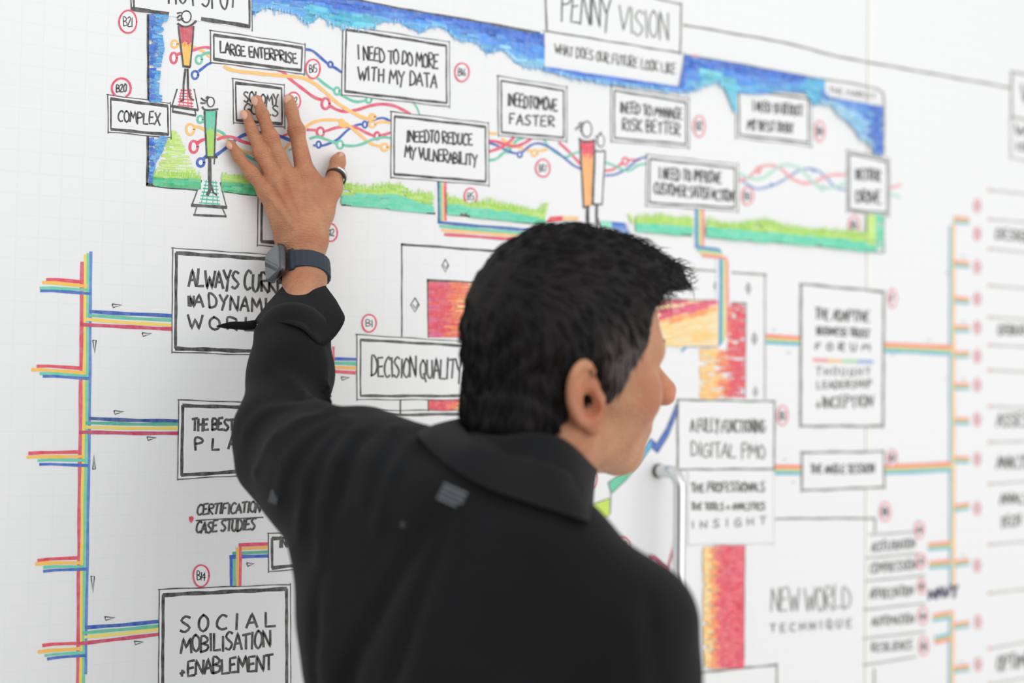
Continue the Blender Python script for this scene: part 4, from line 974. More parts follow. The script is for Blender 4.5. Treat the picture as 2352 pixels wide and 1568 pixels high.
def hand_sdf(p):
    d = None
    for nm, J in FING.items():
        J = [hp(*j) for j in J]
        f = cap(p, J[0], J[1])
        f = su(f, cap(p, J[1], J[2]), .006); f = su(f, cap(p, J[2], J[3]), .005)
        c = P(*J[1][:3]); f = su(f, np.sqrt(sum((p[i] - c[i]) ** 2 for i in range(3))) - (J[1][3] * 1.10) * J[1][2] / FPX, .004)
        # creases over the middle and end joints, on the side seen
        for jj, amt in ((1, .0010), (2, .0006)):
            cj = P(*J[jj][:3]); ax = nrm(P(*J[jj + 1][:3]) - P(*J[jj - 1][:3]))
            s_ = sum((p[i] - cj[i]) * ax[i] for i in range(3)); toward = sum((p[i] - cj[i]) * -FWD[i] for i in range(3))
            near = np.exp(-(s_ / .0045) ** 2) * np.clip(toward / .004, 0, 1)
            f = f + amt * near * np.cos(s_ * 2 * math.pi / .0029)
        d = f if d is None else su(d, f, .0035)
    # palm
    pal = cap(p, hp(612, 440, .020, 18), hp(672, 540, .034, 40))
    pal = su(pal, cap(p, hp(640, 425, .026, 22), hp(682, 545, .036, 42)), .010)
    pal = su(pal, cap(p, hp(668, 418, .029, 24), hp(700, 548, .036, 42)), .010)
    pal = su(pal, cap(p, hp(704, 408, .027, 25), hp(714, 540, .034, 38)), .010)
    pal = su(pal, cap(p, hp(722, 420, .024, 20), hp(735, 490, .024, 28)), .012)
    d = su(d, pal, .008)
    # thumb
    th = [hp(722, 520, .026, 30), hp(763, 432, .023, 21.5), hp(771, 398, .019, 18.5), hp(776, 372, .014, 17.5), hp(781, 361, .012, 13)]
    t = cap(p, th[0], th[1]); t = su(t, cap(p, th[1], th[2]), .008); t = su(t, cap(p, th[2], th[3]), .006); t = su(t, cap(p, th[3], th[4]), .004)
    d = su(d, t, .012)
    # tendons and knuckles
    for nm, tgt in (('index', (712, 520)), ('middle', (698, 525)), ('ring', (686, 525)), ('little', (672, 520))):
        J = FING[nm]; a = hp(J[0][0], J[0][1], J[0][2] + .0095, 5.2); b_ = hp(tgt[0], tgt[1], .0535, 3)
        d = su(d, cap(p, a, b_), .006)
        kn = P(*hp(J[0][0] - (2 if nm != 'index' else 0), J[0][1] + 2, J[0][2] + .0045, 0)[:3])
        d = su(d, np.sqrt(sum((p[i] - kn[i]) ** 2 for i in range(3))) - J[0][3] * .80 * 1.68 / FPX, .008)
    d = su(d, arm_sdf(p), .016)
    # fine creases of the back of the hand and the wrist
    z = p[2]; wv = z + .0022 * np.sin(p[0] * 130) + .0010 * np.sin(p[0] * 310 + 1)
    hz = P(690, 520, 1.7)[2]; env = np.exp(-((z - hz) / .028) ** 2)
    return d + .00034 * env * np.cos(wv * 2 * math.pi / .0042)

person = None
Vh, Fh = surf(skin_head, HO - .185, HO + .175, .0024)
a = P(500, 190, 1.62); b_ = P(830, 1010, 1.45)
lo = np.minimum.reduce([W(500, 190, .0), W(830, 700, 0.0), P(760, 1010, 1.42), P(560, 1010, 1.42), P(760, 800, 1.55)]) - .01
hi = np.maximum.reduce([W(500, 190, .06), W(830, 700, .1), P(560, 700, 1.45), W(830, 190, 0)]) + .01
hand_lo = np.array([W(505, 640, 0)[0] - .01, -.135, W(690, 700, .05)[2]]); hand_hi = np.array([W(815, 300, 0)[0] + .01, .004, W(590, 195, 0)[2] + .01])
V1, F1 = surf(hand_sdf, hand_lo, hand_hi, .00125)
# forearm and upper body inside the clothes, coarse
SHL = (850, 1060, 1.42)
def inner(p):
    d = cap(p, (700, 660, Wd(700, 660, .055), 44), (640, 1000, 1.50, 50))
    d = su(d, cap(p, (640, 1000, 1.50, 50), (850, 1090, 1.42, 50)), .03)
    ct = P(1140, 1330, 1.30)
    d = su(d, el(p, ct + V3(.02, .03, -.12), (.08, .055, .17)), .05)
    d = su(d, rc(p, ct + V3(.02, 0, -.3), ct + V3(.02, 0, -.42), .09, .09), .05)
    d = su(d, rc(p, to_world(V3(-.045, 0, -.12)), ct + V3(0, 0, .03), .05, .05), .05)
    return d
RW = P(1475, 1440, 1.20) * np.array([1, 1, 0]) + np.array([0.02, -.01, .86])
def right_hand(p):
    s_ = p; d = rc(p, RW + V3(-.015, 0, .20), RW + V3(0, 0, .02), .036, .027)
    d = su(d, rc(p, RW + V3(0, .014, -.01), RW + V3(.002, .020, -.075), .017, .013), .02)
    d = su(d, rc(p, RW + V3(0, -.014, -.01), RW + V3(.002, -.022, -.072), .017, .013), .02)
    for k_, (yy, L_) in enumerate(((.030, .070), (.010, .080), (-.010, .075), (-.029, .058))):
        a_ = RW + V3(.002, yy * .8, -.078); m_ = RW + V3(.000, yy, -.078 - L_ * .55); e_ = RW + V3(-.012, yy, -.078 - L_)
        f_ = su(rc(p, a_, m_, .0095, .0085), rc(p, m_, e_, .0085, .007), .004); d = su(d, f_, .004)
    th = su(rc(p, RW + V3(-.004, .020, -.02), RW + V3(-.012, .045, -.06), .014, .011), rc(p, RW + V3(-.012, .045, -.06), RW + V3(-.020, .048, -.088), .011, .008), .004)
    return su(d, th, .008)
V4, F4 = surf(right_hand, RW - V3(.06, .07, .18), RW + V3(.06, .08, .22), .003)
V2, F2 = surf(inner, [.30, -.80, .82], [1.12, -.02, 1.60], .011)
Vh = relax(Vh, Fh, 1, .4); V1 = relax(V1, F1, 1, .25)
VV = np.concatenate([Vh, V1, V2, V4]); FF = np.concatenate([Fh, F1 + len(Vh), F2 + len(Vh) + len(V1), F4 + len(Vh) + len(V1) + len(V2)])
person = fast_mesh('person', VV, FF, skin_m)
person['label'] = 'man in a black jacket, back turned, left hand raised flat on the wall'
person['category'] = 'person'
# local warmth of the skin: ears, nose and knuckles are redder than the rest; the hand also carries painted shade
q = (Vh - HO) @ HR
me = person.data
at_ = me.attributes.new('warm_and_shade', 'FLOAT', 'POINT')
wm = np.zeros(len(VV), np.float32)
wm[:len(Vh)] = np.clip(np.exp(-(((q[:, 0] - .122) / .02) ** 2 + ((q[:, 2] + .008) / .02) ** 2)) * 1.0 + np.exp(-(((q[:, 0] + .006) / .025) ** 2 + ((np.abs(q[:, 1]) - .083) / .012) ** 2 + (q[:, 2] / .04) ** 2)) * .9
                       + .35 * np.exp(-(((q[:, 0] - .07) / .03) ** 2 + ((q[:, 2] + .01) / .03) ** 2)) + .5 * np.exp(-(((q[:, 0] + .02) / .03) ** 2 + ((q[:, 2] + .07) / .04) ** 2)), 0, 1)
for J in FING.values():
    for jj, am in ((1, .5), (0, .3)):
        c = P(*hp(*J[jj])[:3]); wm[len(Vh):len(Vh) + len(V1)] += am * np.exp(-(((V1 - c) ** 2).sum(1)) / .010 ** 2)
hz_ = V1[:, 2]; wm[len(Vh):len(Vh) + len(V1)] += .30 + .25 * np.sin(V1[:, 0] * 90) * np.sin(hz_ * 70)  # uneven darkening paints in the shade between the hand's tendons
at_.data.foreach_set('value', np.clip(wm, 0, 1))
nt = skin_m.node_tree; b = nt.nodes['Principled BSDF']
src = b.inputs['Base Color'].links[0].from_socket
an = nt.nodes.new('ShaderNodeAttribute'); an.attribute_name = 'warm_and_shade'
mx = nt.nodes.new('ShaderNodeMix'); mx.data_type = 'RGBA'; mx.blend_type = 'MULTIPLY'
fm = math_node(nt, 'MULTIPLY', an.outputs['Fac'], v=.8)
nt.links.new(fm, mx.inputs[0]); nt.links.new(src, mx.inputs[6]); mx.inputs[7].default_value = (1.0, .70, .66, 1)
nt.links.new(mx.outputs[2], b.inputs['Base Color'])

# fingernails
def blob(name, c, axes, rad, mat, parent, seg=14):
    """small ellipsoid; axes = rows of unit vectors"""
    vs, fs = [], []
    for i in range(1, seg // 2):
        th = math.pi * i / (seg // 2)
        for j in range(seg):
            ph = 2 * math.pi * j / seg
            l = (math.sin(th) * math.cos(ph) * rad[0], math.sin(th) * math.sin(ph) * rad[1], math.cos(th) * rad[2])
            vs.append(c + l[0] * axes[0] + l[1] * axes[1] + l[2] * axes[2])
    n = seg // 2 - 1
    for i in range(n - 1):
        for j in range(seg): fs.append((i * seg + j, (i + 1) * seg + j, (i + 1) * seg + (j + 1) % seg, i * seg + (j + 1) % seg))
    vs.append(c + axes[2] * rad[2]); vs.append(c - axes[2] * rad[2])
    for j in range(seg):
        fs.append((len(vs) - 2, j, (j + 1) % seg)); fs.append((len(vs) - 1, (n - 1) * seg + (j + 1) % seg, (n - 1) * seg + j))
    return link_mesh(name, vs, fs, mat, parent, smooth=True)
WN = np.array([0, -1.0, 0])
def nail(px, py, off, dirpx, L, Wd_, tilt=(0, 0, 0)):
    c = W(px, py, off); d = nrm(W(px + dirpx[0], py + dirpx[1], off) - c)
    n = nrm(WN + np.array(tilt)); d = nrm(d - n * d.dot(n)); s_ = np.cross(d, n)
    blob('fingernail', c, (s_, d, n), (Wd_, L, .0022), nail_m, person)
nail(661, 229, .0133, (-5, -30), .0066, .0050, (-.35, 0, 0)); nail(586, 233, .0128, (-12, -30), .0066, .0048, (-.35, 0, .1))
nail(561, 264, .0122, (-12, -30), .0064, .0046, (-.3, 0, .1)); nail(527, 334, .0110, (-16, -26), .0056, .0041, (-.3, 0, .1))
nail(784, 362, .0190, (6, -28), .0072, .0056, (.55, 0, .1))
# face parts
for sg in (1, -1):
    c = to_world(V3(.0775, .032 * sg, .019))
    ew = blob('eye', c, (hf, ln, hu), (.0115, .0115, .0115), eye_w, person)
    blob('iris', to_world(V3(.0855, .033 * sg, .019)), (hf, ln, hu), (.0045, .0058, .0058), eye_d, ew)
    vs, fs = [], []
    for i in range(9):                                # eyebrow: a short dark arch
        t = i / 8; yy = (.010 + .038 * t) * sg; xx = .1055 - .020 * t ** 1.6; zz = .041 + .008 * math.sin(t * 2.2) - .003 * t
        r_ = .0050 * (1 - .5 * t)
        for j in range(6):
            a_ = j / 6 * 2 * math.pi; vs.append(to_world(V3(xx + .6 * r_ * math.cos(a_), yy, zz + r_ * math.sin(a_))))
    for i in range(8):
        for j in range(6): fs.append((i * 6 + j, i * 6 + (j + 1) % 6, (i + 1) * 6 + (j + 1) % 6, (i + 1) * 6 + j))
    fs += [tuple(range(6)), tuple(range(48, 54))[::-1]]
    link_mesh('eyebrow', vs, fs, hair_m, person, smooth=True)
    # eyelashes
blob('lips', to_world(V3(.0895, 0, -.0372)), (hf, ln, hu), (.0085, .0200, .0085), lip_m, person)

# ------------------------------------------------------------------ hair
def hair_sdf(p):
    q = head_local(p); x, y, z = q; ya = np.abs(y); s = [x, ya, z]
    d = el(q, V3(.000, 0, .058), (.102, .083, .106))
    d = su(d, el(q, V3(.050, 0, .100), (.060, .058, .046)), .03)             # top, forward
    d = su(d, rc(q, V3(.080, -.02, .110), V3(.117, .0, .104), .031, .023), .02)  # quiff over the forehead
    d = su(d, el(q, V3(-.050, 0, -.028), (.050, .066, .052)), .04)              # nape
    d = su(d, el(s, V3(.026, .062, .034), (.032, .015, .036)), .02)             # temple
    d = su(d, rc(s, V3(.026, .070, .010), V3(.022, .068, -.004), .011, .005), .012)   # sideburn
    fx = np.where(z < -.006, -.030, np.interp(z, [-.006, .046, .076, .0995, .13], [.012, .050, .064, .092, .12]))
    face = np.maximum(fx - x, z - (.102 + .0 * x))
    d = np.maximum(d, -face)
    beh = np.maximum(-.032 - x + .25 * np.minimum(z, 0), z + .020)                # nothing under the ear
    d = np.maximum(d, -beh)
    d = np.maximum(d, -(z + .080))
    ear = el([x + .012, ya - .088, z + .003], V3(0, 0, 0), (.0235, .024, .036))
    d = ss(d, ear, .005)
    nz = .0012 * np.sin(x * 150 + 3 * np.sin(z * 60)) * np.sin(z * 110 + 2 * np.sin(y * 70)) + .0007 * np.sin(x * 310 + y * 200) * np.sin(z * 170 + x * 90)
    return d + nz
Vr, Fr = surf(hair_sdf, HO - .18, HO + .20, .003)
Vr = relax(Vr, Fr, 1, .4)
hair = fast_mesh('hair', Vr, Fr, hair_m, person)
qg = (Vr - HO) @ HR
ga = np.exp(-(((qg[:, 0] - .030) / .022) ** 2 + ((qg[:, 2] - .028) / .030) ** 2)) * (np.abs(qg[:, 1]) > .045) * .8 + .35 * np.exp(-((qg[:, 2] + .070) / .018) ** 2)
gat = hair.data.attributes.new('grey', 'FLOAT', 'POINT'); gat.data.foreach_set('value', np.clip(ga, 0, 1).astype(np.float32))
nt = hair_m.node_tree; src = hb.inputs['Base Color'].links[0].from_socket
an = nt.nodes.new('ShaderNodeAttribute'); an.attribute_name = 'grey'
mx = nt.nodes.new('ShaderNodeMix'); mx.data_type = 'RGBA'
nt.links.new(an.outputs['Fac'], mx.inputs[0]); nt.links.new(src, mx.inputs[6]); mx.inputs[7].default_value = (*lin((96, 88, 84)), 1)
nt.links.new(mx.outputs[2], hb.inputs['Base Color'])
me = hair.data; nrml = np.zeros((len(Vr), 3), np.float32)
me.vertices.foreach_get('normal', nrml.ravel()) if hasattr(me.vertices[0], 'normal') else None
nn_ = np.array([v.normal[:] for v in me.vertices], np.float32)
ql = (Vr - HO) @ HR
# strands lying on the hair, ragged at its outline
sv, sf, sm_ = [], [], []
pick = rng.choice(len(Vr), 5200, replace=False)
for i in pick:
    p0 = Vr[i]; n0 = nn_[i]; l = ql[i]
    if l[2] < -.072: continue
    quiff = l[0] > .055 and l[2] > .085
    # combing direction: forward on top, down at the sides and back
    w_ = 1 / (1 + math.exp(-(l[2] - .085) / .02))
    dirn = np.array([.9 * w_ + .12 * (1 - w_) - .25 * (1 - w_), 0, (-.1 if not quiff else .12) * w_ - (1 - w_)]) @ HR.T
    dirn = dirn + rng.normal(0, .22 if quiff else .10, 3); dirn = dirn - n0 * dirn.dot(n0) * .9; dirn = nrm(dirn)
    L = rng.uniform(.012, .026) * (1.1 if quiff else 1)
    out = n0 * rng.uniform(.0, .0022) * (3.5 if quiff else 1.0)
    s_ = nrm(np.cross(dirn, n0)) * rng.uniform(.0003, .0008)
    a0 = p0 - n0 * .0008; a1 = p0 + dirn * L * .5 + out * .8; a2 = p0 + dirn * L + out * .8 - n0 * .0005
    b0 = len(sv)
    sv += [a0 + s_, a0 - s_, a0 + n0 * .0009, a1 + s_ * .8, a1 - s_ * .8, a1 + n0 * .0008, a2]
    sf += [(b0, b0 + 1, b0 + 4, b0 + 3), (b0 + 1, b0 + 2, b0 + 5, b0 + 4), (b0 + 2, b0, b0 + 3, b0 + 5), (b0 + 3, b0 + 4, b0 + 6), (b0 + 4, b0 + 5, b0 + 6), (b0 + 5, b0 + 3, b0 + 6)]
    tipl = (a2 - HO) @ HR
    if not quiff and tipl[2] < .1 and tipl[0] > np.interp(tipl[2], [-.03, -.006, .046, .076, .0995], [-.03, .014, .052, .066, .095]): 
        del sv[-7:]; del sf[-6:]; continue
    g = (.0 < l[0] < .07 and -.03 < l[2] < .06 and abs(l[1]) > .05) and rng.random() < .55
    g = g or (l[2] < -.045 and rng.random() < .25)
    sm_ += [1 if g else 0] * 6
st = link_mesh('strands', sv, sf, [hair_m, grey_hair_m], hair, smooth=True, midx=sm_); st['kind'] = 'stuff'
# ------------------------------------------------------------------ jacket
FOLDS = [   # ridge lines over the sleeve and back: pixel, depth, radius px
 [(775, 955, 1.405, 9), (700, 965, 1.40, 12), (630, 1010, 1.40, 11), (590, 1085, 1.42, 7)],
 [(790, 965, 1.385, 9), (720, 1000, 1.37, 12), (665, 1060, 1.37, 12), (640, 1150, 1.38, 8)],
 [(800, 975, 1.365, 8), (745, 1030, 1.345, 12), (705, 1110, 1.34, 12), (692, 1220, 1.35, 8)],
 [(815, 990, 1.345, 8), (775, 1060, 1.32, 12), (745, 1160, 1.31, 12), (735, 1300, 1.31, 8)],
 [(770, 945, 1.43, 8), (690, 935, 1.43, 11), (610, 950, 1.44, 11), (565, 1000, 1.46, 7)],
 [(590, 760, 1.55, 6), (620, 850, 1.51, 9), (690, 900, 1.49, 10), (770, 945, 1.47, 6)],
 [(735, 790, 1.555, 6), (745, 860, 1.53, 8), (765, 930, 1.49, 6)],
 [(905, 985, 1.33, 8), (860, 1060, 1.29, 12), (840, 1150, 1.275, 10)],
 [(960, 1010, 1.30, 7), (905, 1090, 1.265, 12), (870, 1210, 1.26, 9)],
]
GROOVES = [
 [(1025, 1160, 1.200, 5), (940, 1280, 1.195, 12), (850, 1440, 1.20, 16), (790, 1580, 1.21, 18)],
 [(1040, 1170, 1.195, 3), (985, 1320, 1.185, 8), (925, 1500, 1.18, 11), (890, 1600, 1.18, 12)],
 [(840, 1000, 1.335, 4), (800, 1070, 1.31, 7), (780, 1160, 1.30, 6)],
 [(735, 1330, 1.30, 3), (725, 1450, 1.29, 6), (722, 1580, 1.29, 7)],
 [(1490, 1380, 1.14, 4), (1500, 1480, 1.13, 9), (1520, 1600, 1.13, 10)],
]
def path_d(p, pts):
    d = None
    for A, B in zip(pts[:-1], pts[1:]):
        c = cap(p, A, B); d = c if d is None else np.minimum(d, c)
    return d
def sleeve(p):
    d = cap(p, (673, 778, 1.588, 87), (668, 860, 1.555, 90))
    d = su(d, cap(p, (668, 860, 1.555, 90), (648, 985, 1.50, 98)), .02)
    d = su(d, cap(p, (640, 1000, 1.49, 94), (745, 1080, 1.42, 125)), .03)
    d = su(d, cap(p, (600, 1080, 1.47, 52), (760, 1220, 1.38, 95)), .03)
    return d
FD, GD = [], []
CT = P(1140, 1330, 1.30); HC = CT * np.array([1, 1, 0])
sidev = nrm(np.array([.5, -.866, 0])); fwv = nrm(np.array([.866, .5, 0]))
def jacket_sdf(p):
    d = sleeve(p)
    d = su(d, cap(p, (740, 1075, 1.42, 118), (905, 1115, 1.36, 128)), .03)
    d = su(d, cap(p, (845, 1010, 1.42, 72), (950, 1095, 1.37, 80)), .03)
    # back and chest
    d = su(d, cap(p, (910, 1180, 1.38, 170), (905, 1420, 1.35, 190)), .05)
    d = su(d, cap(p, (902, 1400, 1.36, 196), (905, 1750, 1.35, 190)), .05)
    d = su(d, cap(p, (1080, 1200, 1.31, 190), (1120, 1500, 1.30, 230)), .05)
    d = su(d, cap(p, (1120, 1500, 1.30, 232), (1120, 1900, 1.30, 240)), .05)
    d = su(d, cap(p, (1288, 1268, 1.27, 106), (1436, 1440, 1.22, 132)), .05)     # right shoulder
    d = su(d, cap(p, (1458, 1440, 1.22, 138), (1462, 1700, 1.22, 135)), .04)
    d = su(d, cap(p, (1230, 1345, 1.28, 185), (1270, 1700, 1.28, 220)), .05)
    d = su(d, cap(p, (1180, 1100, 1.37, 85), (1180, 1230, 1.33, 130)), .05)
    d = su(d, rc(p, P(1462, 1600, 1.22), RW + V3(-.01, 0, .10), .050, .042), .03)
    d = su(d, rc(p, CT + fwv * .040 + V3(0, 0, -.045), HC + fwv * .02 + V3(0, 0, 1.10), .098, .135), .03)      # chest and waist
    d = su(d, rc(p, HC + sidev * .05 + V3(0, 0, 1.15), HC + sidev * .06 + V3(0, 0, .95), .125, .125), .04)
    d = su(d, rc(p, HC - sidev * .05 + V3(0, 0, 1.15), HC - sidev * .06 + V3(0, 0, .95), .125, .125), .04)
    nb = to_world(V3(-.045, 0, -.165))
    d = su(d, rc(p, nb - V3(0, 0, .03), CT + fwv * .03, .056, .078), .03)
    d = np.maximum(d, .885 - p[2])
    for f in FD: d = su(d, path_d(p, f), .010)
    for g in GD: d = ss(d, path_d(p, g), .012)
    wr = .0010 * np.sin(p[0] * 60 + 3 * np.sin(p[2] * 21)) * np.sin(p[2] * 47 + 2 * np.sin(p[1] * 33))
    return d + wr
from mathutils.bvhtree import BVHTree
Vc, Fc_ = surf(jacket_sdf, [.28, -.86, .86], [1.26, -.02, 1.72], .011)
bvh = BVHTree.FromPolygons([Vector(v) for v in Vc], [tuple(int(i) for i in f) for f in Fc_])
def on_cloth(path_, k_):
    out = []
    for (x, y, d, r) in path_:
        rr = ray(x, y); loc = bvh.ray_cast(Vector(CAM), Vector(rr).normalized())[0]
        dd = float((np.array(loc) - CAM) @ FWD) if loc is not None else d
        out.append((x, y, dd + k_ * r * dd / FPX, r))
    return out
FD = [on_cloth(f, .50) for f in FOLDS]; GD = [on_cloth(g, -.02) for g in GROOVES]
Vj, Fj = surf(jacket_sdf, [.28, -.86, .86], [1.26, -.02, 1.72], .0052)
Vj = relax(Vj, Fj, 2, .5)
jacket = fast_mesh('jacket', Vj, Fj, cloth_m, person)
jacket['label'] = 'black soft jacket with a folded collar'

def shell(name, rings, thick, mat, parent, closed=True):
    """sheet from rings of points, given a thickness inwards"""
    R_n, N = len(rings), len(rings[0]); A = np.array(rings)
    cen = A.mean(1, keepdims=True)
    nrm_ = A - cen; nrm_ /= np.linalg.norm(nrm_, axis=2, keepdims=True)
    B = A - nrm_ * thick
    vs = [tuple(v) for v in A.reshape(-1, 3)] + [tuple(v) for v in B.reshape(-1, 3)]
    fs = []; M = R_n * N
    rng_ = range(N) if closed else range(N - 1)
    for i in range(R_n - 1):
        for j in rng_:
            k_ = (j + 1) % N
            fs.append((i * N + j, i * N + k_, (i + 1) * N + k_, (i + 1) * N + j))
            fs.append((M + i * N + j, M + (i + 1) * N + j, M + (i + 1) * N + k_, M + i * N + k_))
    for i in (0, R_n - 1):
        for j in rng_:
            k_ = (j + 1) % N
            fs.append((i * N + j, M + i * N + j, M + i * N + k_, i * N + k_))
    if not closed:
        for j in (0, N - 1):
            for i in range(R_n - 1): fs.append((i * N + j, (i + 1) * N + j, M + (i + 1) * N + j, M + i * N + j))
    o = link_mesh(name, vs, fs, mat, parent, smooth=True)
    return o

def loop(pts, n=48):
    """closed smooth ring through control points (pixel, pixel, depth)"""
    A = [P(*q) for q in pts]; m_ = len(A); out = []
    for i in range(n):
        u = i / n * m_; k_ = int(u); t = u - k_
        a0, a1, a2, a3 = A[(k_ - 1) % m_], A[k_ % m_], A[(k_ + 1) % m_], A[(k_ + 2) % m_]
        out.append(.5 * ((2 * a1) + (a2 - a0) * t + (2 * a0 - 5 * a1 + 4 * a2 - a3) * t * t + (-a0 + 3 * a1 - 3 * a2 + a3) * t ** 3))
    return np.array(out)
def between(A, B, n, bulge=0.0):
    out = []
    for i in range(n + 1):
        t = i / n; M_ = A * (1 - t) + B * t; c = M_.mean(0)
        out.append(c + (M_ - c) * (1 + bulge * math.sin(math.pi * t)))
    return out
# turned-back cuff
w0 = Wd(700, 660, .060)
top = loop([(650, 655, w0), (660, 662, w0 - .022), (688, 664, w0 - .033), (718, 660, w0 - .029), (744, 652, w0), (735, 650, w0 + .018), (700, 645, w0 + .024), (665, 650, w0 + .016)])
d0 = 1.600
bot = loop([(584, 742, d0), (632, 738, d0 - .046), (690, 752, d0 - .062), (745, 792, d0 - .056), (792, 735, d0 - .005), (765, 700, d0 + .035), (690, 692, d0 + .050), (615, 706, d0 + .035)])
mid = top * .45 + bot * .55; mc = mid.mean(0); mid = mc + (mid - mc) * 1.04
rings = between(top, mid, 4) + between(mid, bot, 4)[1:]
c_ = bot.mean(0)
rings.append(c_ + (bot - c_) * .97 + (bot - mid) * .04)
cuff = shell('cuff', rings, .004, cloth_m, person)
# the loose cuff tab pointing left
tab = [(590, 745, 1.585, 11), (560, 748, 1.58, 10), (535, 747, 1.578, 8.5), (515, 748, 1.577, 6), (497, 749, 1.577, 1.2)]
vs, fs = [], []
for (x, y, d, hw) in tab:
    for dy in (-1, 1):
        for dd in (0, .004): vs.append(P(x, y + dy * hw, d + dd))
for i in range(len(tab) - 1):
    a = 4 * i; b_ = a + 4
    fs += [(a, b_, b_ + 2, a + 2), (a + 1, a + 3, b_ + 3, b_ + 1), (a, a + 1, b_ + 1, b_), (a + 2, b_ + 2, b_ + 3, a + 3)]
fs += [(0, 2, 3, 1), (16, 17, 19, 18)]
link_mesh('cuff_tab', vs, fs, cloth_m, person, smooth=True)
# collar: a stand round the neck and a wide fold lying over the shoulders
def hit_depth(px, py, me_o):
    r_ = ray(px, py); hit, loc, _, _ = me_o.ray_cast(Vector(CAM), Vector(r_).normalized())
    return float((np.array(loc) - CAM) @ FWD) if hit else None
bpy.context.view_layer.update()
def hug(pts, off):
    out = []
    for (x, y, d, near) in pts:
        h_ = hit_depth(x, y, jacket)
        out.append((x, y, min(d, h_ - off) if (near and h_) else d))
    return out
st_top = loop([(1058, 962, 1.43), (1085, 990, 1.35), (1150, 1000, 1.315), (1225, 992, 1.305), (1300, 1010, 1.305), (1364, 1070, 1.34), (1368, 1076, 1.40), (1320, 1045, 1.445), (1220, 1000, 1.475), (1120, 965, 1.47)], 60)
st_bot = loop(hug([(1035, 1040, 1.40, 0), (1080, 1085, 1.32, 1), (1150, 1115, 1.285, 1), (1225, 1125, 1.27, 1), (1300, 1140, 1.27, 1), (1352, 1160, 1.31, 1), (1360, 1150, 1.40, 0), (1310, 1110, 1.46, 0), (1220, 1070, 1.49, 0), (1110, 1040, 1.47, 0)], .001), 60)
shell('stand_collar', between(st_top, st_bot, 6, -.01), .006, cloth_m, person)
fo_top = loop(hug([(1046, 962, 1.40, 0), (1080, 1010, 1.33, 1), (1150, 1040, 1.295, 1), (1225, 1052, 1.280, 1), (1300, 1080, 1.275, 1), (1350, 1124, 1.30, 1), (1354, 1122, 1.38, 0), (1310, 1090, 1.455, 0), (1220, 1045, 1.485, 0), (1110, 980, 1.48, 0)], .020), 60)
fo_bot = loop(hug([(960, 992, 1.37, 1), (1010, 1052, 1.295, 1), (1100, 1110, 1.26, 1), (1200, 1148, 1.25, 1), (1295, 1178, 1.245, 1), (1352, 1196, 1.27, 1), (1356, 1192, 1.34, 0), (1312, 1170, 1.45, 0), (1210, 1130, 1.50, 0), (1060, 1040, 1.475, 0)], .010), 60)
shell('collar', between(fo_top, fo_bot, 8, .03), .008, cloth_m, person)

# grey reflective tags on the back
tag_m = new_mat('grey_reflective_print', (86, 88, 92), 0.5, 0.6)[0]
def deproj(px, py, me_o, d_from=1.0):
    """depth where the line of sight through a pixel meets the jacket"""
    o = Vector(CAM); r_ = Vector(ray(px, py)); hit, loc, nn, _ = me_o.ray_cast(o, r_.normalized())
    return (np.array(loc), np.array(nn)) if hit else (P(px, py, 1.22), -FWD)
def tag_bar(pa, pb, w, parent=None):
    vs, fs = [], []
    n_ = 6
    for i in range(n_ + 1):
        t = i / n_; x, y = pa[0] + (pb[0] - pa[0]) * t, pa[1] + (pb[1] - pa[1]) * t
        L_ = math.hypot(pb[0] - pa[0], pb[1] - pa[1]); ox, oy = -(pb[1] - pa[1]) / L_ * w / 2, (pb[0] - pa[0]) / L_ * w / 2
        for sg in (-1, 1):
            c, nn = deproj(x + ox * sg, y + oy * sg, jacket); vs.append(c + nn * .0012); vs.append(c - nn * .001)
    for i in range(n_):
        a = 4 * i; b_ = a + 4
        fs += [(a, a + 2, b_ + 2, b_), (a + 1, b_ + 1, b_ + 3, a + 3), (a, b_, b_ + 1, a + 1), (a + 2, a + 3, b_ + 3, b_ + 2)]
    fs += [(0, 1, 3, 2), (4 * n_, 4 * n_ + 2, 4 * n_ + 3, 4 * n_ + 1)]
    link_mesh('reflective_bar', vs, fs, tag_m, parent)
bpy.context.view_layer.update()
for i in range(4):
    ox, oy = -5.2 * i, 9.8 * i
    tag_bar((1020 + ox, 1112 + oy), (1073 + ox + (0 if i < 3 else -8), 1136 + oy - (0 if i < 3 else 4)), 7.2, person)
for i in range(3): tag_bar((621 + i * 6.5, 1153 + i * 2), (628 + i * 4, 1125 + i * 8), 2.6, person)
c, nn = deproj(925, 1205, jacket)
blob('logo_dot', c, (nrm(np.cross(nn, [0, 0, 1])), np.array([0, 0, 1.0]), nn), (.0028, .0028, .001), new_mat('dark_grey_dot', (54, 55, 58), .5)[0], person)

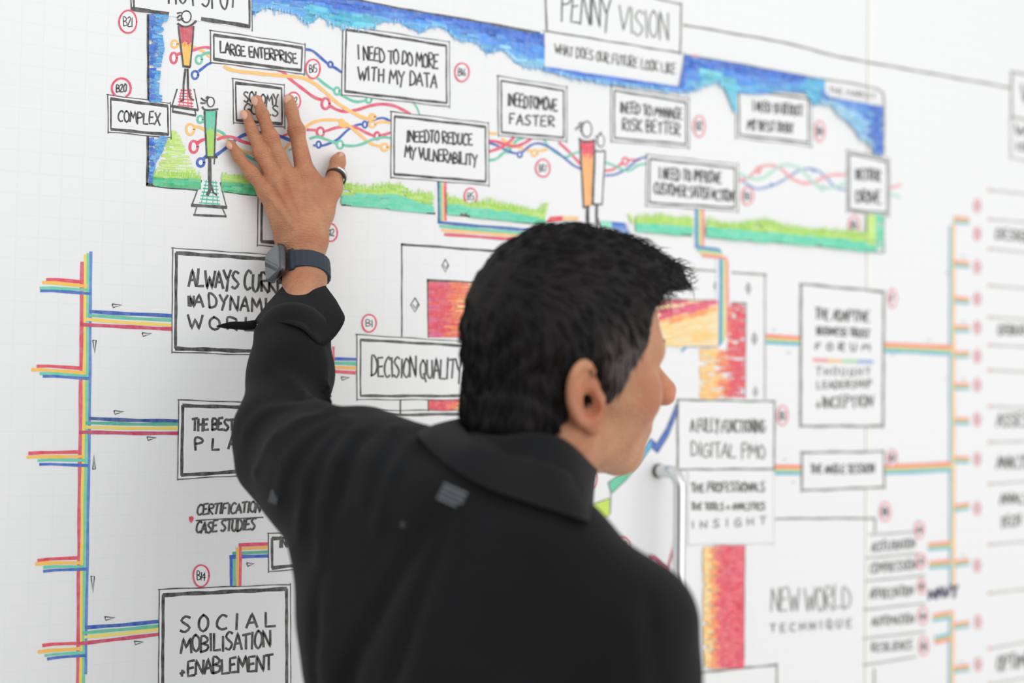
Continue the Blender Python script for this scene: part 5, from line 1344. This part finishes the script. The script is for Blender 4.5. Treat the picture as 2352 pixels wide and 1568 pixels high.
# trousers and shoes, below the frame
trs_m = new_mat('dark_trousers', (34, 36, 42), .8, .2)[0]; shoe_m = new_mat('black_leather', (26, 25, 25), .35)[0]
def tr_sdf(p):
    d = el(p, HC + V3(0, 0, .88), (.165, .150, .13))
    for sg in (1, -1):
        h_ = HC + sidev * .085 * sg
        d = su(d, rc(p, h_ + V3(0, 0, .82), h_ + sidev * .015 * sg + V3(0, 0, .47), .095, .068), .04)
        d = su(d, rc(p, h_ + sidev * .015 * sg + V3(0, 0, .47), h_ + sidev * .03 * sg + V3(0, 0, .10), .068, .058), .03)
    return np.maximum(d, .055 - p[2])
Vt, Ft = surf(tr_sdf, HC + V3(-.25, -.25, .03), HC + V3(.25, .25, 1.03), .014)
fast_mesh('trousers', relax(Vt, Ft, 1), Ft, trs_m, person)
for sg in (1, -1):
    f_ = HC + sidev * .115 * sg
    def sh(p):
        d = rc(p, f_ + V3(0, 0, .045) - fwv * .05, f_ + V3(0, 0, .035) + fwv * .15, .042, .036)
        d = su(d, rc(p, f_ + V3(0, 0, .05) - fwv * .02, f_ + V3(0, 0, .10) - fwv * .02, .042, .040), .02)
        return np.maximum(d, .001 - p[2])
    Vt, Ft = surf(sh, f_ + V3(-.26, -.26, -.01), f_ + V3(.26, .26, .17), .009)
    fast_mesh('shoe', Vt, Ft, shoe_m, person)

# ------------------------------------------------------------------ wristwatch
wc = P(699, 620, Wd(699, 620, .048)); wa = nrm(P(697, 565, Wd(697, 565, .036)) - P(701, 660, Wd(701, 660, .060)))
wn = nrm(-RIGHT * .74 - FWD * .67); wn = nrm(wn - wa * wn.dot(wa)); wt = np.cross(wa, wn)
watch = empty('wristwatch', tuple(wc), 'dark square smartwatch with a ribbed navy band on the raised wrist', 'watch')
case_m = new_mat('graphite_metal', (92, 92, 94), .28, .5, .85)[0]; band_m = new_mat('navy_rubber', (44, 54, 66), .6, .4)[0]
glass_m, nt, b = new_mat('dark_glass', (88, 94, 97), .12, .7); b.inputs['Coat Weight'].default_value = .5
def superring(c, n_dir, hx, hy, off, p_=5.0, N=40):
    out = []
    for i in range(N):
        a = 2 * math.pi * i / N; ca, sa = math.cos(a), math.sin(a)
        r_ = (abs(ca) ** p_ + abs(sa) ** p_) ** (-1 / p_)
        out.append(c + wt * ca * r_ * hx + wa * sa * r_ * hy + n_dir * off)
    return out
def stack(name, rings, mat, parent):
    N = len(rings[0]); vs = [v for r_ in rings for v in r_]; fs = []
    for i in range(len(rings) - 1):
        for j in range(N): fs.append((i * N + j, (i + 1) * N + j, (i + 1) * N + (j + 1) % N, i * N + (j + 1) % N))
    fs.append(tuple(range(N))); fs.append(tuple(range((len(rings) - 1) * N, len(rings) * N))[::-1])
    vs = [np.array(v) - wc for v in vs]
    o_ = link_mesh(name, vs, fs, mat, parent, smooth=True)
    for p_ in o_.data.polygons[-2:]: p_.use_smooth = False
    return o_
cc = wc + wn * .0300 - RIGHT * .003
stack('case', [superring(cc, wn, .0150, .0175, -.0010), superring(cc, wn, .0172, .0198, .0012), superring(cc, wn, .0178, .0205, .0040), superring(cc, wn, .0172, .0199, .0078), superring(cc, wn, .0160, .0187, .0092)], case_m, watch)
stack('screen', [superring(cc, wn, .0160, .0187, .0088), superring(cc, wn, .0158, .0185, .0098), superring(cc, wn, .0150, .0177, .0104)], glass_m, watch)
blob('crown', (cc + wt * -.0180 + wa * .006 + wn * .004) - wc, (wt, wa, wn), (.0025, .0035, .0035), case_m, watch)
blob('button', (cc + wt * -.0176 - wa * .006 + wn * .004) - wc, (wt, wa, wn), (.0012, .0050, .0020), case_m, watch)
vs, fs = [], []; nseg = 96
rx_, ry_ = .0285, .0255
for i in range(nseg + 1):
    a = math.radians(24) + math.radians(312) * i / nseg
    rr = 1.0 + .012 * (1 if (i // 2) % 2 else 0)
    cdir = wn * math.cos(a) * rx_ + wt * math.sin(a) * ry_
    hw = .0115 * (1.25 if i < 5 or i > nseg - 5 else 1)
    for (r2, h_) in ((1.0, -hw), (1.0 * rr + .10, -hw * .93), (1.0 * rr + .115, 0), (1.0 * rr + .10, hw * .93), (1.0, hw)):
        vs.append(cdir * r2 + wa * h_)
for i in range(nseg):
    for j in range(5): fs.append((i * 5 + j, i * 5 + (j + 1) % 5, (i + 1) * 5 + (j + 1) % 5, (i + 1) * 5 + j))
fs += [tuple(range(5))[::-1], tuple(range(nseg * 5, nseg * 5 + 5))]
link_mesh('band', vs, fs, band_m, watch)

# ------------------------------------------------------------------ thumb ring
rc0 = P(773, 404, Wd(773, 404, .0200))
ra = nrm(P(786, 372, Wd(786, 372, .010)) - P(758, 432, Wd(758, 432, .026))); ra = nrm(ra + FWD * .22)
r1 = nrm(np.cross(ra, FWD)); r2 = np.cross(ra, r1)
ring = empty('thumb_ring', tuple(rc0), 'thick silver and black ring on the raised hand\'s thumb', 'ring')
def band_ring(name, off, w, rad, mat, thick=.0016):
    vs, fs = [], []; N = 48
    prof = [(0, -w / 2), (thick * .8, -w / 2), (thick * 1.1, 0), (thick * .8, w / 2), (0, w / 2)]
    for i in range(N):
        a = 2 * math.pi * i / N; dr = r1 * math.cos(a) + r2 * math.sin(a)
        for (t_, h_) in prof: vs.append(dr * (rad + t_) + ra * (off + h_))
    for i in range(N):
        for j in range(5): fs.append((i * 5 + j, i * 5 + (j + 1) % 5, ((i + 1) % N) * 5 + (j + 1) % 5, ((i + 1) % N) * 5 + j))
    link_mesh(name, vs, fs, mat, ring, smooth=True)
band_ring('silver_band', .0022, .0040, .0112, new_mat('silver', (226, 224, 222), .18, .5, 1.0)[0])
band_ring('black_band', -.0024, .0044, .0114, new_mat('black_ceramic', (34, 34, 36), .3, .5)[0])

# ------------------------------------------------------------------ bar handle on the wall
hx = float(W(1569, 1200, .058)[0]); zt = float(W(1569, 1086, .058)[2]); zb = zt - .36; off = .050
steel_m, nt, b = new_mat('brushed_steel', (225, 225, 226), .26, .5, 1.0)
pull = empty('bar_pull', (hx, 0, (zt + zb) / 2), 'bent steel bar handle on the white wall beside the chin and shoulder', 'door handle')
path = [(0, -.004, zt)] + [(0, -off + .022 - .022 * math.sin(t), zt - .022 + .022 * math.cos(t)) for t in np.linspace(0, math.pi / 2, 9)]
path += [(0, -off, zt + (zb - zt) * t) for t in np.linspace(.1, .9, 9)]
path += [(0, -off + .022 - .022 * math.cos(t), zb + .022 - .022 * math.sin(t)) for t in np.linspace(0, math.pi / 2, 9)] + [(0, -.004, zb)]
path = [np.array(q) - np.array([0, 0, (zt + zb) / 2]) for q in path]
vs, fs = [], []; N = 24; R_ = .0092
for i, q in enumerate(path):
    d = nrm(path[min(i + 1, len(path) - 1)] - path[max(i - 1, 0)]); xx = np.array([1.0, 0, 0]); yy = np.cross(d, xx)
    for j in range(N): a = 2 * math.pi * j / N; vs.append(q + R_ * (xx * math.cos(a) + yy * math.sin(a)))
for i in range(len(path) - 1):
    for j in range(N): fs.append((i * N + j, i * N + (j + 1) % N, (i + 1) * N + (j + 1) % N, (i + 1) * N + j))
link_mesh('grip', vs, fs, steel_m, pull, smooth=True)
for z_ in (zt, zb):
    vs, fs = [], []
    for (rr, yy) in ((.0, 0), (.0102, 0), (.0102, -.006), (.0096, -.0072), (0.0, -.0072)):
        for j in range(N): a = 2 * math.pi * j / N; vs.append((rr * math.cos(a), yy, z_ - (zt + zb) / 2 + rr * math.sin(a)))
    for i in range(4):
        for j in range(N): fs.append((i * N + j, (i + 1) * N + j, (i + 1) * N + (j + 1) % N, i * N + (j + 1) % N))
    link_mesh('mount', vs, fs, new_mat('shaded_steel', (120, 118, 112), .4, .5, .8)[0], pull, smooth=False)  # darker steel tone paints the shade where the foot meets the wall
